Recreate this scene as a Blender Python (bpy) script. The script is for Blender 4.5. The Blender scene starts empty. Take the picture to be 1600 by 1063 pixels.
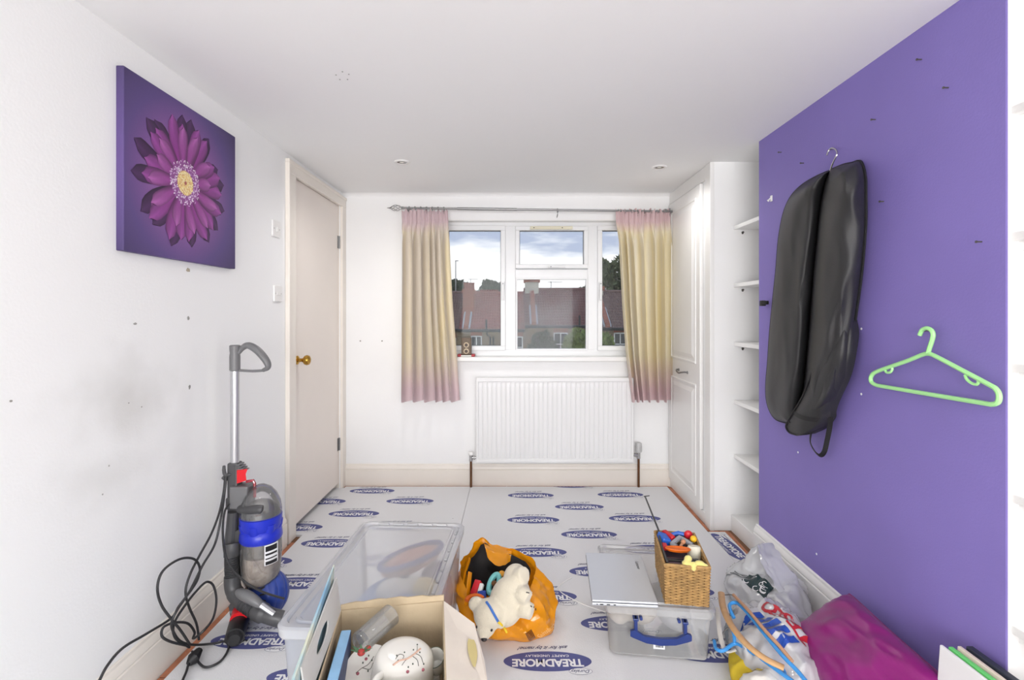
import bpy, bmesh, math, random
from mathutils import Vector, Matrix, noise, Euler
from mathutils.bvhtree import BVHTree

scene = bpy.context.scene
C = scene.collection
R = math.radians
PI = math.pi

# ------------------------------------------------------------------ camera
F, CX, CY, H = 780.0, 801.0, 493.0, 1.24        # focal length (px), vanishing point (px), eye height (m)
cam_d = bpy.data.cameras.new('camera')
cam = bpy.data.objects.new('camera', cam_d)
C.objects.link(cam)
cam.location = (0, 0, H)
cam.rotation_euler = (PI/2, 0, 0)
cam_d.sensor_width = 36
cam_d.lens = F/1600*36
cam_d.shift_x = (800-CX)/1600
cam_d.shift_y = -(531.5-CY)/1600
cam_d.clip_start = 0.05
cam_d.clip_end = 400
scene.camera = cam

# ------------------------------------------------------------------ view
vs = scene.view_settings
vs.view_transform = 'Standard'
vs.look = 'None'
vs.gamma = 1
vs.use_curve_mapping = False
vs.exposure = 0.81

# ------------------------------------------------------------------ sky
w = bpy.data.worlds.new('world')
scene.world = w
w.use_nodes = True
nt = w.node_tree
nt.nodes.clear()
N = nt.nodes.new
L = nt.links.new
out = N('ShaderNodeOutputWorld')
bg = N('ShaderNodeBackground')
bg.inputs['Strength'].default_value = 0.74
tc = N('ShaderNodeTexCoord')
mp = N('ShaderNodeMapping')
mp.inputs['Scale'].default_value = (2.2, 2.2, 9.0)
mp.inputs['Location'].default_value = (0.35, 0.0, 0.12)
nz = N('ShaderNodeTexNoise')
nz.inputs['Scale'].default_value = 1.7
nz.inputs['Detail'].default_value = 6
nz.inputs['Roughness'].default_value = 0.55
sep = N('ShaderNodeSeparateXYZ')
mr = N('ShaderNodeMapRange')
mr.inputs['From Min'].default_value = 0.06
mr.inputs['From Max'].default_value = 0.16
mr.inputs['To Min'].default_value = -0.32
mr.inputs['To Max'].default_value = 0.16
ad = N('ShaderNodeMath'); ad.operation = 'ADD'
cr_ = N('ShaderNodeValToRGB')
cr_.color_ramp.elements[0].position = 0.44
cr_.color_ramp.elements[0].color = (0.98, 0.99, 1.0, 1)
cr_.color_ramp.elements[1].position = 0.60
cr_.color_ramp.elements[1].color = (0.40, 0.46, 0.60, 1)
L(tc.outputs['Generated'], mp.inputs['Vector'])
L(mp.outputs[0], nz.inputs['Vector'])
L(tc.outputs['Generated'], sep.inputs[0])
L(sep.outputs['Z'], mr.inputs['Value'])
L(nz.outputs['Fac'], ad.inputs[0])
L(mr.outputs[0], ad.inputs[1])
L(ad.outputs[0], cr_.inputs[0])
L(cr_.outputs[0], bg.inputs['Color'])
L(bg.outputs[0], out.inputs[0])

# ------------------------------------------------------------------ unseen area light added behind the camera to brighten the room
REAR = -2.9
def area(name, loc, rot, sx, sy, power, col=(1, 1, 1)):
    d = bpy.data.lights.new(name, 'AREA')
    d.shape = 'RECTANGLE'; d.size = sx; d.size_y = sy
    d.energy = power; d.color = col
    o = bpy.data.objects.new(name, d); C.objects.link(o)
    o.location = loc; o.rotation_euler = rot
    return o
area('rear_fill_light', (0.1, REAR+0.02, 1.22), (R(90), 0, 0), 2.3, 1.5, 76, (1.0, 0.998, 0.995))

# ================================================================== helpers
def lin(c):
    return tuple(((x/255)/12.92 if x/255 <= .04045 else ((x/255+.055)/1.055)**2.4) for x in c)

def P(u, v, Y):
    return Vector(((u-CX)*Y/F, Y, H-(v-CY)*Y/F))
def PZ(u, v, Z):
    return P(u, v, F*(H-Z)/(v-CY))
def PX(u, v, X):
    return P(u, v, X*F/(u-CX))

def mat(name, rgb, rough=.6, metal=0., var=0., vscale=8., bump=0., bscale=60., spec=.5, sheen=0., coat=0., trans=0.):
    """rgb in sRGB 0-255; var = brightness variation, bump = fine relief"""
    m = bpy.data.materials.new(name); m.use_nodes = True
    t = m.node_tree; b = t.nodes['Principled BSDF']
    col = lin(rgb)+(1,)
    b.inputs['Base Color'].default_value = col
    b.inputs['Roughness'].default_value = rough
    b.inputs['Metallic'].default_value = metal
    b.inputs['Specular IOR Level'].default_value = spec
    b.inputs['Sheen Weight'].default_value = sheen
    b.inputs['Coat Weight'].default_value = coat
    b.inputs['Transmission Weight'].default_value = trans
    tcn = t.nodes.new('ShaderNodeTexCoord')
    if var > 0:
        n = t.nodes.new('ShaderNodeTexNoise'); n.inputs['Scale'].default_value = vscale; n.inputs['Detail'].default_value = 4
        r = t.nodes.new('ShaderNodeValToRGB')
        r.color_ramp.elements[0].position = .3; r.color_ramp.elements[1].position = .7
        r.color_ramp.elements[0].color = tuple(max(0, c*(1-var)) for c in col[:3])+(1,)
        r.color_ramp.elements[1].color = tuple(min(1, c*(1+var)) for c in col[:3])+(1,)
        t.links.new(tcn.outputs['Object'], n.inputs['Vector'])
        t.links.new(n.outputs['Fac'], r.inputs[0]); t.links.new(r.outputs[0], b.inputs['Base Color'])
    if bump > 0:
        n = t.nodes.new('ShaderNodeTexNoise'); n.inputs['Scale'].default_value = bscale; n.inputs['Detail'].default_value = 3
        bp = t.nodes.new('ShaderNodeBump'); bp.inputs['Strength'].default_value = bump; bp.inputs['Distance'].default_value = .01
        t.links.new(tcn.outputs['Object'], n.inputs['Vector'])
        t.links.new(n.outputs['Fac'], bp.inputs['Height']); t.links.new(bp.outputs[0], b.inputs['Normal'])
    return m

def mat_clear(name, rgb, see=.5, rough=.15, gloss=.12, translucent=.5, refl=.8):
    """thin clear or frosted plastic / glass: part transparent, part milky, glossy on top"""
    m = bpy.data.materials.new(name); m.use_nodes = True
    t = m.node_tree; t.nodes.clear()
    n = t.nodes.new
    o = n('ShaderNodeOutputMaterial'); tr = n('ShaderNodeBsdfTransparent'); di = n('ShaderNodeBsdfDiffuse')
    tl = n('ShaderNodeBsdfTranslucent'); gl = n('ShaderNodeBsdfGlossy'); fr = n('ShaderNodeFresnel')
    c = lin(rgb)+(1,)
    di.inputs['Color'].default_value = c; tl.inputs['Color'].default_value = c
    tr.inputs['Color'].default_value = tuple(.85+.15*x for x in c[:3])+(1,)
    gl.inputs['Roughness'].default_value = rough
    m1 = n('ShaderNodeMixShader'); m1.inputs[0].default_value = translucent
    m2 = n('ShaderNodeMixShader'); m2.inputs[0].default_value = see
    m3 = n('ShaderNodeMixShader')
    ml = n('ShaderNodeMath'); ml.operation = 'MULTIPLY_ADD'; ml.inputs[1].default_value = refl; ml.inputs[2].default_value = gloss*.3
    fr.inputs['IOR'].default_value = 1.45
    k = t.links.new
    k(di.outputs[0], m1.inputs[1]); k(tl.outputs[0], m1.inputs[2])
    k(m1.outputs[0], m2.inputs[1]); k(tr.outputs[0], m2.inputs[2])
    k(fr.outputs[0], ml.inputs[0]); k(ml.outputs[0], m3.inputs[0])
    k(m2.outputs[0], m3.inputs[1]); k(gl.outputs[0], m3.inputs[2]); k(m3.outputs[0], o.inputs[0])
    return m

def cr(pts, n=8, closed=False):
    """Catmull-Rom through points"""
    pts = [Vector(p) for p in pts]; res = []
    m = len(pts)
    rng = range(m) if closed else range(m-1)
    for i in rng:
        if closed:
            a, b, c, d = pts[(i-1) % m], pts[i], pts[(i+1) % m], pts[(i+2) % m]
        else:
            b, c = pts[i], pts[i+1]
            a = pts[i-1] if i > 0 else b+(b-c)
            d = pts[i+2] if i+2 < m else c+(c-b)
        for j in range(n):
            t = j/n
            res.append(.5*((2*b)+(c-a)*t+(2*a-5*b+4*c-d)*t*t+(3*b-a-3*c+d)*t**3))
    if not closed: res.append(pts[-1].copy())
    return res

class MB:
    def __init__(s): s.v = []; s.f = []; s.m = []
    def add(s, vs_, fs, mi=0):
        o = len(s.v); s.v += [Vector(x) for x in vs_]
        for f in fs: s.f.append([i+o for i in f]); s.m.append(mi)
        return s
    def box(s, x0, x1, y0, y1, z0, z1, mi=0, M=None):
        vv = [Vector((x, y, z)) for z in (z0, z1) for x, y in ((x0, y0), (x1, y0), (x1, y1), (x0, y1))]
        if M: vv = [M @ x for x in vv]
        return s.add(vv, [(3, 2, 1, 0), (4, 5, 6, 7), (0, 1, 5, 4), (1, 2, 6, 5), (2, 3, 7, 6), (3, 0, 4, 7)], mi)
    def bbox(s, x0, x1, y0, y1, z0, z1, b=.004, mi=0, M=None):
        """box with chamfered edges"""
        bm = bmesh.new(); bmesh.ops.create_cube(bm, size=1)
        for q in bm.verts:
            q.co = Vector((x0+(q.co.x+.5)*(x1-x0), y0+(q.co.y+.5)*(y1-y0), z0+(q.co.z+.5)*(z1-z0)))
        bmesh.ops.bevel(bm, geom=bm.edges[:], offset=b, segments=2, affect='EDGES', profile=.5)
        bm.verts.index_update()
        vv = [(M @ q.co) if M else q.co.copy() for q in bm.verts]
        s.add(vv, [[q.index for q in f.verts] for f in bm.faces], mi); bm.free(); return s
    def loft(s, rings, closed=True, cap0=False, cap1=False, mi=0):
        n = len(rings[0]); o = len(s.v)
        for r in rings: s.v += [Vector(x) for x in r]
        for i in range(len(rings)-1):
            for j in range(n if closed else n-1):
                k = (j+1) % n
                s.f.append([o+i*n+j, o+i*n+k, o+(i+1)*n+k, o+(i+1)*n+j]); s.m.append(mi)
        if cap0: s.f.append([o+j for j in range(n)][::-1]); s.m.append(mi)
        if cap1: s.f.append([o+(len(rings)-1)*n+j for j in range(n)]); s.m.append(mi)
        return s
    def tube(s, path, r, seg=8, closed=False, mi=0, flat=None):
        path = [Vector(p) for p in path]; n = len(path)
        rr = r if isinstance(r, (list, tuple)) else [r]*n
        rings = []; up = None
        for i, p in enumerate(path):
            if closed: t = path[(i+1) % n]-path[i-1]
            else: t = path[min(i+1, n-1)]-path[max(i-1, 0)]
            if t.length < 1e-9: t = Vector((0, 0, 1))
            t.normalize()
            if up is None:
                up = Vector((0, 0, 1)) if abs(t.z) < .9 else Vector((1, 0, 0))
            a = t.cross(up)
            if a.length < 1e-6: a = t.orthogonal()
            a.normalize(); b = a.cross(t).normalized(); up = b
            fa, fb = flat if flat else (1, 1)
            rings.append([p+a*math.cos(2*PI*j/seg)*rr[i]*fa+b*math.sin(2*PI*j/seg)*rr[i]*fb for j in range(seg)])
        if closed: rings.append(rings[0])
        return s.loft(rings, True, not closed, not closed, mi)
    def cyl(s, p0, p1, r0, r1=None, seg=16, mi=0):
        return s.tube([p0, p1], [r0, r0 if r1 is None else r1], seg, mi=mi)
    def lathe(s, prof, seg=24, M=None, mi=0, cap0=False, cap1=False):
        rings = []
        for r, z in prof:
            ring = [Vector((r*math.cos(2*PI*j/seg), r*math.sin(2*PI*j/seg), z)) for j in range(seg)]
            rings.append([M @ x for x in ring] if M else ring)
        return s.loft(rings, True, cap0, cap1, mi)
    def ell(s, c, r, M=None, seg=16, rows=10, mi=0):
        rings = []
        c = Vector(c)
        for i in range(rows+1):
            th = PI*i/rows; th = min(max(th, 1e-3), PI-1e-3)
            ring = []
            for j in range(seg):
                q = Vector((r[0]*math.sin(th)*math.cos(2*PI*j/seg), r[1]*math.sin(th)*math.sin(2*PI*j/seg), -r[2]*math.cos(th)))
                ring.append(c+((M @ q) if M else q))
            rings.append(ring)
        return s.loft(rings, True, True, True, mi)
    def grid(s, fn, nu, nv, mi=0, mfn=None):
        o = len(s.v)
        for j in range(nv+1):
            for i in range(nu+1): s.v.append(Vector(fn(i/nu, j/nv)))
        for j in range(nv):
            for i in range(nu):
                a = o+j*(nu+1)+i
                s.f.append([a, a+1, a+nu+2, a+nu+1]); s.m.append(mfn((i+.5)/nu, (j+.5)/nv) if mfn else mi)
        return s
    def xf(s, M, start=0):
        for i in range(start, len(s.v)): s.v[i] = M @ s.v[i]
        return s
    def mesh(s, name, mats, smooth=True, off=None, angle=40):
        me = bpy.data.meshes.new(name)
        off = off or Vector((0, 0, 0))
        me.from_pydata([tuple(x-off) for x in s.v], [], s.f)
        if not isinstance(mats, (list, tuple)): mats = [mats]
        for m_ in mats: me.materials.append(m_)
        if len(mats) > 1: me.polygons.foreach_set('material_index', s.m)
        me.update()
        bm = bmesh.new(); bm.from_mesh(me); bmesh.ops.recalc_face_normals(bm, faces=bm.faces)
        bm.to_mesh(me); bm.free()
        if smooth:
            me.shade_smooth(); 
            if angle: me.set_sharp_from_angle(angle=R(angle))
        return me
    def build(s, name, mats, parent=None, smooth=True, angle=40, **tags):
        off = origin(parent)
        o = bpy.data.objects.new(name, s.mesh(name, mats, smooth, off, angle))
        C.objects.link(o)
        if parent: o.parent = parent
        for k, q in tags.items(): o[k] = q
        return o

def origin(p):
    v = Vector((0, 0, 0))
    while p is not None:
        v += p.location; p = p.parent
    return v

def thing(name, label, cat, loc, group=None):
    o = bpy.data.objects.new(name, None); C.objects.link(o)
    o.empty_display_size = .05
    o.location = loc; o['label'] = label; o['category'] = cat
    if group: o['group'] = group
    return o
def tag(o, label, cat, group=None):
    o['label'] = label; o['category'] = cat
    if group: o['group'] = group
    return o
def struct(o):
    o['kind'] = 'structure'; return o
def obj_from_mesh(name, me, parent=None):
    o = bpy.data.objects.new(name, me); C.objects.link(o)
    if parent: o.parent = parent
    return o

def remesh(mb, voxel, smooth=4, name='blob', mats=None, off=None):
    """join shapes of a builder into one continuous skin"""
    me = mb.mesh('tmp', mats or [], True, off, None)
    ob = bpy.data.objects.new('tmp', me); C.objects.link(ob)
    r = ob.modifiers.new('r', 'REMESH'); r.mode = 'VOXEL'; r.voxel_size = voxel
    q = ob.modifiers.new('s', 'SMOOTH'); q.factor = .5; q.iterations = smooth
    dg = bpy.context.evaluated_depsgraph_get(); dg.update()
    res = bpy.data.meshes.new_from_object(ob.evaluated_get(dg))
    bpy.data.objects.remove(ob); bpy.data.meshes.remove(me)
    res.name = name
    res.materials.clear()
    for m_ in (mats if isinstance(mats, (list, tuple)) else [mats]):
        if m_: res.materials.append(m_)
    res.shade_smooth()
    return res

def text_mb(s, size, bold=0., shear=0., mi=0, spacing=1.):
    """flat lettering, centred on the origin, in the XY plane"""
    cu = bpy.data.curves.new('t', 'FONT'); cu.body = s; cu.size = size; cu.offset = bold; cu.shear = shear
    cu.align_x = 'CENTER'; cu.align_y = 'CENTER'; cu.resolution_u = 3; cu.space_character = spacing
    ob = bpy.data.objects.new('t', cu); C.objects.link(ob)
    dg = bpy.context.evaluated_depsgraph_get(); dg.update()
    me = bpy.data.meshes.new_from_object(ob.evaluated_get(dg))
    mb = MB().add([q.co.copy() for q in me.vertices], [list(p.vertices) for p in me.polygons], mi)
    bpy.data.objects.remove(ob); bpy.data.curves.remove(cu); bpy.data.meshes.remove(me)
    return mb
def merge(a, b, M=None, mi=None):
    o = len(a.v)
    a.v += [(M @ x) if M else x for x in b.v]
    a.f += [[i+o for i in f] for f in b.f]
    a.m += [(q if mi is None else mi) for q in b.m]
    return a
def decal(mb, bvhs, direction, lift=.0012, maxlen=.012):
    """lay flat print on a surface: subdivide, then cast every vertex on to it"""
    bm = bmesh.new()
    vv = [bm.verts.new(x) for x in mb.v]
    for f, m_ in zip(mb.f, mb.m):
        try: q = bm.faces.new([vv[i] for i in f]); q.material_index = m_
        except ValueError: pass
    bmesh.ops.triangulate(bm, faces=bm.faces[:])
    for _ in range(4):
        es = [e for e in bm.edges if e.calc_length() > maxlen]
        if not es: break
        bmesh.ops.subdivide_edges(bm, edges=es, cuts=1)
        bmesh.ops.triangulate(bm, faces=bm.faces[:])
    d = Vector(direction).normalized(); res = MB(); keep = {}
    for q in bm.verts:
        hit = bvhs.ray_cast(q.co-d*.5, d, 2.)
        if hit[0] is not None: keep[q] = hit[0]-d*lift
    idx = {}
    for q, p in keep.items(): idx[q] = len(res.v); res.v.append(p)
    for f in bm.faces:
        if all(q in idx for q in f.verts):
            if max((keep[e.verts[0]]-keep[e.verts[1]]).length for e in f.edges) < .05:
                res.f.append([idx[q] for q in f.verts]); res.m.append(f.material_index)
    bm.free()
    return res
def bvh_of(mb): return BVHTree.FromPolygons(mb.v, mb.f)
def bvh_me(me, off=Vector((0, 0, 0))):
    return BVHTree.FromPolygons([q.co+off for q in me.vertices], [list(p.vertices) for p in me.polygons])
def rot(ax, a): return Matrix.Rotation(R(a), 4, ax)
def T(*a): return Matrix.Translation(Vector(a[0] if len(a) == 1 else a))
def nz3(p, s, seed=0): return noise.noise(Vector(p)*s+Vector((seed*7.3, seed*3.1, seed*5.7)))
def ridged(p, s, seed=0): return 1-abs(noise.noise(Vector(p)*s+Vector((seed*7.3, seed*3.1, seed*5.7))))*2

# ================================================================== materials
WHITE = mat('white_wall_paint', (245, 245, 245), .7, var=.012, vscale=3, bump=.05, bscale=120)
CEIL = mat('ceiling_paint', (249, 249, 249), .75, var=.01, vscale=2)
PURPLE = mat('purple_wall_paint', (133, 118, 190), .62, var=.05, vscale=2.5, bump=.06, bscale=140)
GLOSSW = mat('white_gloss', (240, 239, 237), .3, var=.01)
CREAM = mat('cream_gloss', (238, 231, 222), .38, var=.02, vscale=5)
UPVC = mat('window_plastic', (236, 237, 238), .28)
CHROME = mat('chrome', (200, 200, 200), .18, 1.)
STEEL = mat('brushed_steel', (150, 150, 150), .35, 1.)
BRASS = mat('brass', (190, 150, 70), .22, 1.)
COPPER = mat('old_copper_pipe', (110, 75, 50), .45, .7, var=.2, vscale=20)
WOODSTRIP = mat('gripper_wood', (180, 116, 84), .7, var=.25, vscale=14)
SUBFLOOR = mat('subfloor_boards', (120, 84, 60), .8, var=.2, vscale=6)
def underlay_mat():
    m = mat('underlay_board', (224, 224, 226), .75, bump=.15, bscale=220)
    t = m.node_tree; b = t.nodes['Principled BSDF']; n = t.nodes.new; k = t.links.new
    vo = n('ShaderNodeTexVoronoi'); vo.inputs['Scale'].default_value = 7.5; k(t.nodes['Texture Coordinate'].outputs['Object'], vo.inputs['Vector'])
    sp = n('ShaderNodeSeparateColor'); k(vo.outputs['Color'], sp.inputs[0])
    r_ = n('ShaderNodeMapRange'); r_.inputs['From Min'].default_value = .35; r_.inputs['From Max'].default_value = 1.; r_.inputs['To Min'].default_value = 0; r_.inputs['To Max'].default_value = .035
    k(sp.outputs[0], r_.inputs['Value'])
    lt = n('ShaderNodeMath'); lt.operation = 'LESS_THAN'; k(vo.outputs['Distance'], lt.inputs[0]); k(r_.outputs[0], lt.inputs[1])
    mx = n('ShaderNodeMix'); mx.data_type = 'RGBA'; k(lt.outputs[0], mx.inputs['Factor'])
    mx.inputs['A'].default_value = lin((224, 224, 226))+(1,); mx.inputs['B'].default_value = lin((120, 114, 108))+(1,)
    k(mx.outputs['Result'], b.inputs['Base Color'])
    return m
UNDERLAY = underlay_mat()
NAVY = mat('print_navy', (84, 88, 142), .7)
INK = mat('print_ink', (70, 72, 110), .7)
PWHITE = mat('print_white', (236, 236, 238), .7)
BLACKP = mat('black_plastic', (32, 32, 34), .4)
DARKGAP = mat('dark_gap', (40, 36, 34), .9)
# ================================================================== the room
XL, XR, YB, ZC = -1.239, 1.62, 3.662, 2.132      # inner faces: left wall, outer right wall, back wall, ceiling
XP, YP0, YP1 = 1.264, 1.274, 2.567               # purple chimney breast
SF = -.012                                       # sub-floor level (underlay top is 0)

# left wall paint carries an old grey scuff stain
def wall_left_mat():
    m = mat('left_wall_paint', (245, 245, 245), .7, bump=.05, bscale=120)
    t = m.node_tree; b = t.nodes['Principled BSDF']
    tcn = t.nodes['Texture Coordinate']
    n = t.nodes.new
    def spot(c, rad, seed):
        vm = n('ShaderNodeVectorMath'); vm.operation = 'SUBTRACT'; vm.inputs[1].default_value = c
        ns = n('ShaderNodeTexNoise'); ns.inputs['Scale'].default_value = 5+seed; ns.inputs['Detail'].default_value = 5
        t.links.new(tcn.outputs['Object'], ns.inputs['Vector'])
        t.links.new(tcn.outputs['Object'], vm.inputs[0])
        sc = n('ShaderNodeVectorMath'); sc.operation = 'MULTIPLY'; sc.inputs[1].default_value = (1/rad[0], 1/rad[1], 1/rad[2])
        t.links.new(vm.outputs[0], sc.inputs[0])
        ln = n('ShaderNodeVectorMath'); ln.operation = 'LENGTH'; t.links.new(sc.outputs[0], ln.inputs[0])
        a = n('ShaderNodeMath'); a.operation = 'MULTIPLY_ADD'; a.inputs[1].default_value = 1.1
        t.links.new(ns.outputs['Fac'], a.inputs[0]); t.links.new(ln.outputs['Value'], a.inputs[2])
        mrn = n('ShaderNodeMapRange'); mrn.inputs['From Min'].default_value = 1.45; mrn.inputs['From Max'].default_value = .45
        mrn.interpolation_type = 'SMOOTHSTEP'
        t.links.new(a.outputs[0], mrn.inputs['Value'])
        return mrn.outputs[0]
    s1 = spot((XL, 1.60, .98), (1, .33, .26), 0)
    s2 = spot((XL, 1.55, .74), (1, .36, .16), 2)
    mx = n('ShaderNodeMath'); mx.operation = 'MAXIMUM'; t.links.new(s1, mx.inputs[0])
    h = n('ShaderNodeMath'); h.operation = 'MULTIPLY'; h.inputs[1].default_value = .5
    t.links.new(s2, h.inputs[0]); t.links.new(h.outputs[0], mx.inputs[1])
    mc = n('ShaderNodeMix'); mc.data_type = 'RGBA'
    mc.inputs['A'].default_value = lin((245, 245, 245))+(1,); mc.inputs['B'].default_value = lin((220, 219, 217))+(1,)
    t.links.new(mx.outputs[0], mc.inputs['Factor']); t.links.new(mc.outputs['Result'], b.inputs['Base Color'])
    return m
WALLL = wall_left_mat()

DY0, DY1, DZ1 = 2.815, 3.592, 2.03               # door opening in the left wall
wl = MB()
wl.box(XL-.12, XL, REAR, DY0, SF, ZC)
wl.box(XL-.12, XL, DY0, DY1, DZ1, ZC)
wl.box(XL-.12, XL, DY1, YB+.3, SF, ZC)
wall_left = struct(wl.build('wall_left', WALLL, smooth=False))

WX0, WX1, WZ0, WZ1 = -.556, 1.132, .915, 1.944    # window recess in the back wall
wb = MB()
wb.box(XL-.12, WX0, YB, YB+.26, SF, ZC)
wb.box(WX1, XR+.1, YB, YB+.26, SF, ZC)
wb.box(WX0, WX1, YB, YB+.26, SF, WZ0)
wb.box(WX0, WX1, YB, YB+.26, WZ1, ZC)
wall_back = struct(wb.build('wall_back', WHITE, smooth=False))

wr = MB(); wr.box(XR, XR+.1, REAR, YB+.26, SF, ZC)
wall_right = struct(wr.build('wall_right', WHITE, smooth=False))
wp = MB()
wp.bbox(XP, XR+.02, YP0, YP1, SF, ZC+.01, .006)
ch = wp.build('wall_chimney', [WHITE, PURPLE], smooth=False)
for p in ch.data.polygons:
    p.material_index = 1 if p.normal.x < -.5 else 0
struct(ch)
# rear wall behind the camera, with an opening made up for the added light
wq = MB()
wq.box(XL-.12, -1.06, REAR-.2, REAR, SF, ZC); wq.box(1.26, XR+.1, REAR-.2, REAR, SF, ZC)
wq.box(-1.06, 1.26, REAR-.2, REAR, SF, .46); wq.box(-1.06, 1.26, REAR-.2, REAR, 1.98, ZC)
struct(wq.build('wall_rear', WHITE, smooth=False))
cl = MB(); cl.box(XL-.12, XR+.1, REAR-.2, YB+.26, ZC, ZC+.12)
ceiling = struct(cl.build('ceiling', CEIL, smooth=False))
fl = MB(); fl.box(XL-.12, XR+.1, REAR-.2, YB+.26, SF-.1, SF)
floor = struct(fl.build('floor', SUBFLOOR, smooth=False))
# soft coving where the ceiling meets the back wall
cv = MB()
prof = [(0, 0), (0, -.022)] + [(-.030+.030*math.cos(a), -.022-.0+.0+.022*math.sin(a)) for a in (0,)] + [(-.006, -.014), (-.016, -.006), (-.034, 0)]
cv.loft([[Vector((x, YB+p[0], ZC+p[1])) for p in prof] for x in (XL, 1.165)], True, True, True)
struct(cv.build('trim_1', CEIL, smooth=False))

# plaster chips on the left wall, screw holes of an old alarm on the ceiling
CHIP = mat('bare_plaster', (176, 166, 148), .9, var=.2, vscale=90)
CHIPG = mat('torn_paint_grey', (158, 156, 152), .9, var=.3, vscale=90)  # plain grey of the chipped paint and old screw holes
rnd = random.Random(3)
def chip(u, v, ry, rz, m, k=9):
    c = PX(u, v, XL); mb = MB()
    ring = [(ry*(.7+.5*rnd.random())*math.cos(2*PI*i/k), rz*(.7+.5*rnd.random())*math.sin(2*PI*i/k)) for i in range(k)]
    mb.loft([[Vector((XL-.001, c.y+a, c.z+b)) for a, b in ring], [Vector((XL+.0012, c.y+a*.9, c.z+b*.9)) for a, b in ring]], True, True, True)
    return mb.build('plaster_chip', m, wall_left, smooth=False)
for a in ((294, 422, .012, .009, CHIP), (211, 506, .008, .004, CHIPG), (294, 497, .007, .008, CHIPG), (296, 605, .006, .009, CHIPG),
          (17, 627, .004, .004, CHIPG), (201, 630, .003, .002, CHIPG), (221, 636, .003, .003, CHIPG), (160, 773, .003, .003, CHIPG), (170, 728, .003, .003, CHIPG)):
    chip(*a)
for u, v in ((525, 117), (535, 112), (545, 116), (543, 124), (531, 124)):
    c = PZ(u, v, ZC); q = MB(); q.cyl((c.x, c.y, ZC-.0012), (c.x, c.y, ZC+.002), .0028, seg=8)
    q.build('screw_hole', CHIPG, ceiling)
for u, v in ((563, 533), (597, 533)):
    c = P(u, v, YB); q = MB(); q.cyl((c.x, YB-.0015, c.z), (c.x, YB+.002, c.z), .006, seg=7)
    q.build('plaster_chip', CHIPG, wall_back)

# ---------------------------------------------------------------- skirting boards
def skirting(name, p0, p1, n, h=.157, d=.020, m=CREAM):
    """p0,p1 on the wall at floor level, n = direction into the room"""
    p0, p1, n = Vector(p0), Vector(p1), Vector(n)
    prof = [(0, SF), (d, SF), (d, h*.72), (d*.75, h*.74), (d*.9, h*.78), (d*.8, h*.86), (d*.45, h*.93), (d*.4, h*.985), (d*.2, h), (0, h)]
    mb = MB(); mb.loft([[p+n*a+Vector((0, 0, b)) for a, b in prof] for p in (p0, p1)], True, True, True)
    return struct(mb.build(name, m, smooth=True, angle=25))
skirting('baseboard_back', (XL, YB, 0), (1.165, YB, 0), (0, -1, 0), .152)
skirting('baseboard_left', (XL, REAR, 0), (XL, 2.70, 0), (1, 0, 0))
skirting('baseboard_right', (XP, YP0, 0), (XP, YP1+.01, 0), (-1, 0, 0), .165, .022, GLOSSW)
skirting('baseboard_alcove', (XP+.01, YP0, 0), (XR, YP0, 0), (0, -1, 0), .165, .02, GLOSSW)

# ---------------------------------------------------------------- carpet gripper strips along the edges
def strip(i, a, b, wd=.024):
    a, b = Vector(a), Vector(b); d = (b-a).normalized(); n = Vector((-d.y, d.x, 0)); ln = (b-a).length
    mb = MB(); k = max(2, int(ln/.5)); rr = random.Random(i)
    for j in range(k):
        s0, s1 = j/k*ln, (j+1)/k*ln-.006
        o = n*(rr.random()-.5)*.005
        q = [a+d*s0-n*wd/2+o, a+d*s1-n*wd/2+o, a+d*s1+n*wd/2+o, a+d*s0+n*wd/2+o]
        mb.loft([[p+Vector((0, 0, SF-.001)) for p in q], [p+Vector((0, 0, -.005)) for p in q]], True, False, True)
        for t in range(int((s1-s0)/.05)):
            c = a+d*(s0+.02+t*.05)+o
            mb.cyl(c+Vector((0, 0, -.006)), c+Vector((0, 0, -.001)), .0022, .0005, seg=5)
    return struct(mb.build('trim_%d' % i, WOODSTRIP, smooth=False))
strip(2, (XL+.036, REAR+.02, 0), (XL+.036, 2.74, 0))
strip(3, (XL+.02, YB-.034, 0), (1.14, YB-.034, 0), .02)
strip(4, (1.143, YB-.05, 0), (1.128, 2.885, 0), .03)
strip(5, (1.135, 2.872, 0), (1.25, 2.872, 0), .022)
strip(6, (1.232, 2.86, 0), (1.205, 2.20, 0), .026)
strip(7, (1.215, 2.20, 0), (1.215, REAR+.05, 0), .024)

# ---------------------------------------------------------------- printed underlay sheets
def logo():
    mb = MB()
    n = 40
    def oval(cx, cy, a, b, z, mi):
        mb.add([(cx+a*math.cos(2*PI*i/n), cy+b*math.sin(2*PI*i/n), z) for i in range(n)], [list(range(n))], mi)
    def ring(cx, cy, a, b, w_, z, mi):
        o = [Vector((cx+a*math.cos(2*PI*i/n), cy+b*math.sin(2*PI*i/n), z)) for i in range(n)]
        q = [Vector((cx+(a-w_)*math.cos(2*PI*i/n), cy+(b-w_)*math.sin(2*PI*i/n), z)) for i in range(n)]
        mb.loft([o, q], True, mi=mi)
    oval(0, 0, .158, .052, .0004, 0)
    merge(mb, text_mb('TREADMORE', .047, .0016, 0, 1, .95), T(0, .007, .0008) @ Matrix.Diagonal((.96, 1.12, 1, 1)), 1)
    merge(mb, text_mb('CARPET UNDERLAY', .0165, .0003, 0, 1, 1.1), T(.0, -.028, .0008), 1)
    merge(mb, text_mb('ask for it by name!', .026, .0003, .55, 2, .95), T(.01, -.072, .0006) @ rot('Z', 2), 2)
    oval(-.112, .052, .040, .0155, .0009, 1)
    ring(-.112, .052, .041, .0165, .0012, .0011, 2)
    merge(mb, text_mb('Duralay', .021, .0002, .4, 2), T(-.112, .052, .0013), 2)
    return mb
LOGO = logo()
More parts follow.
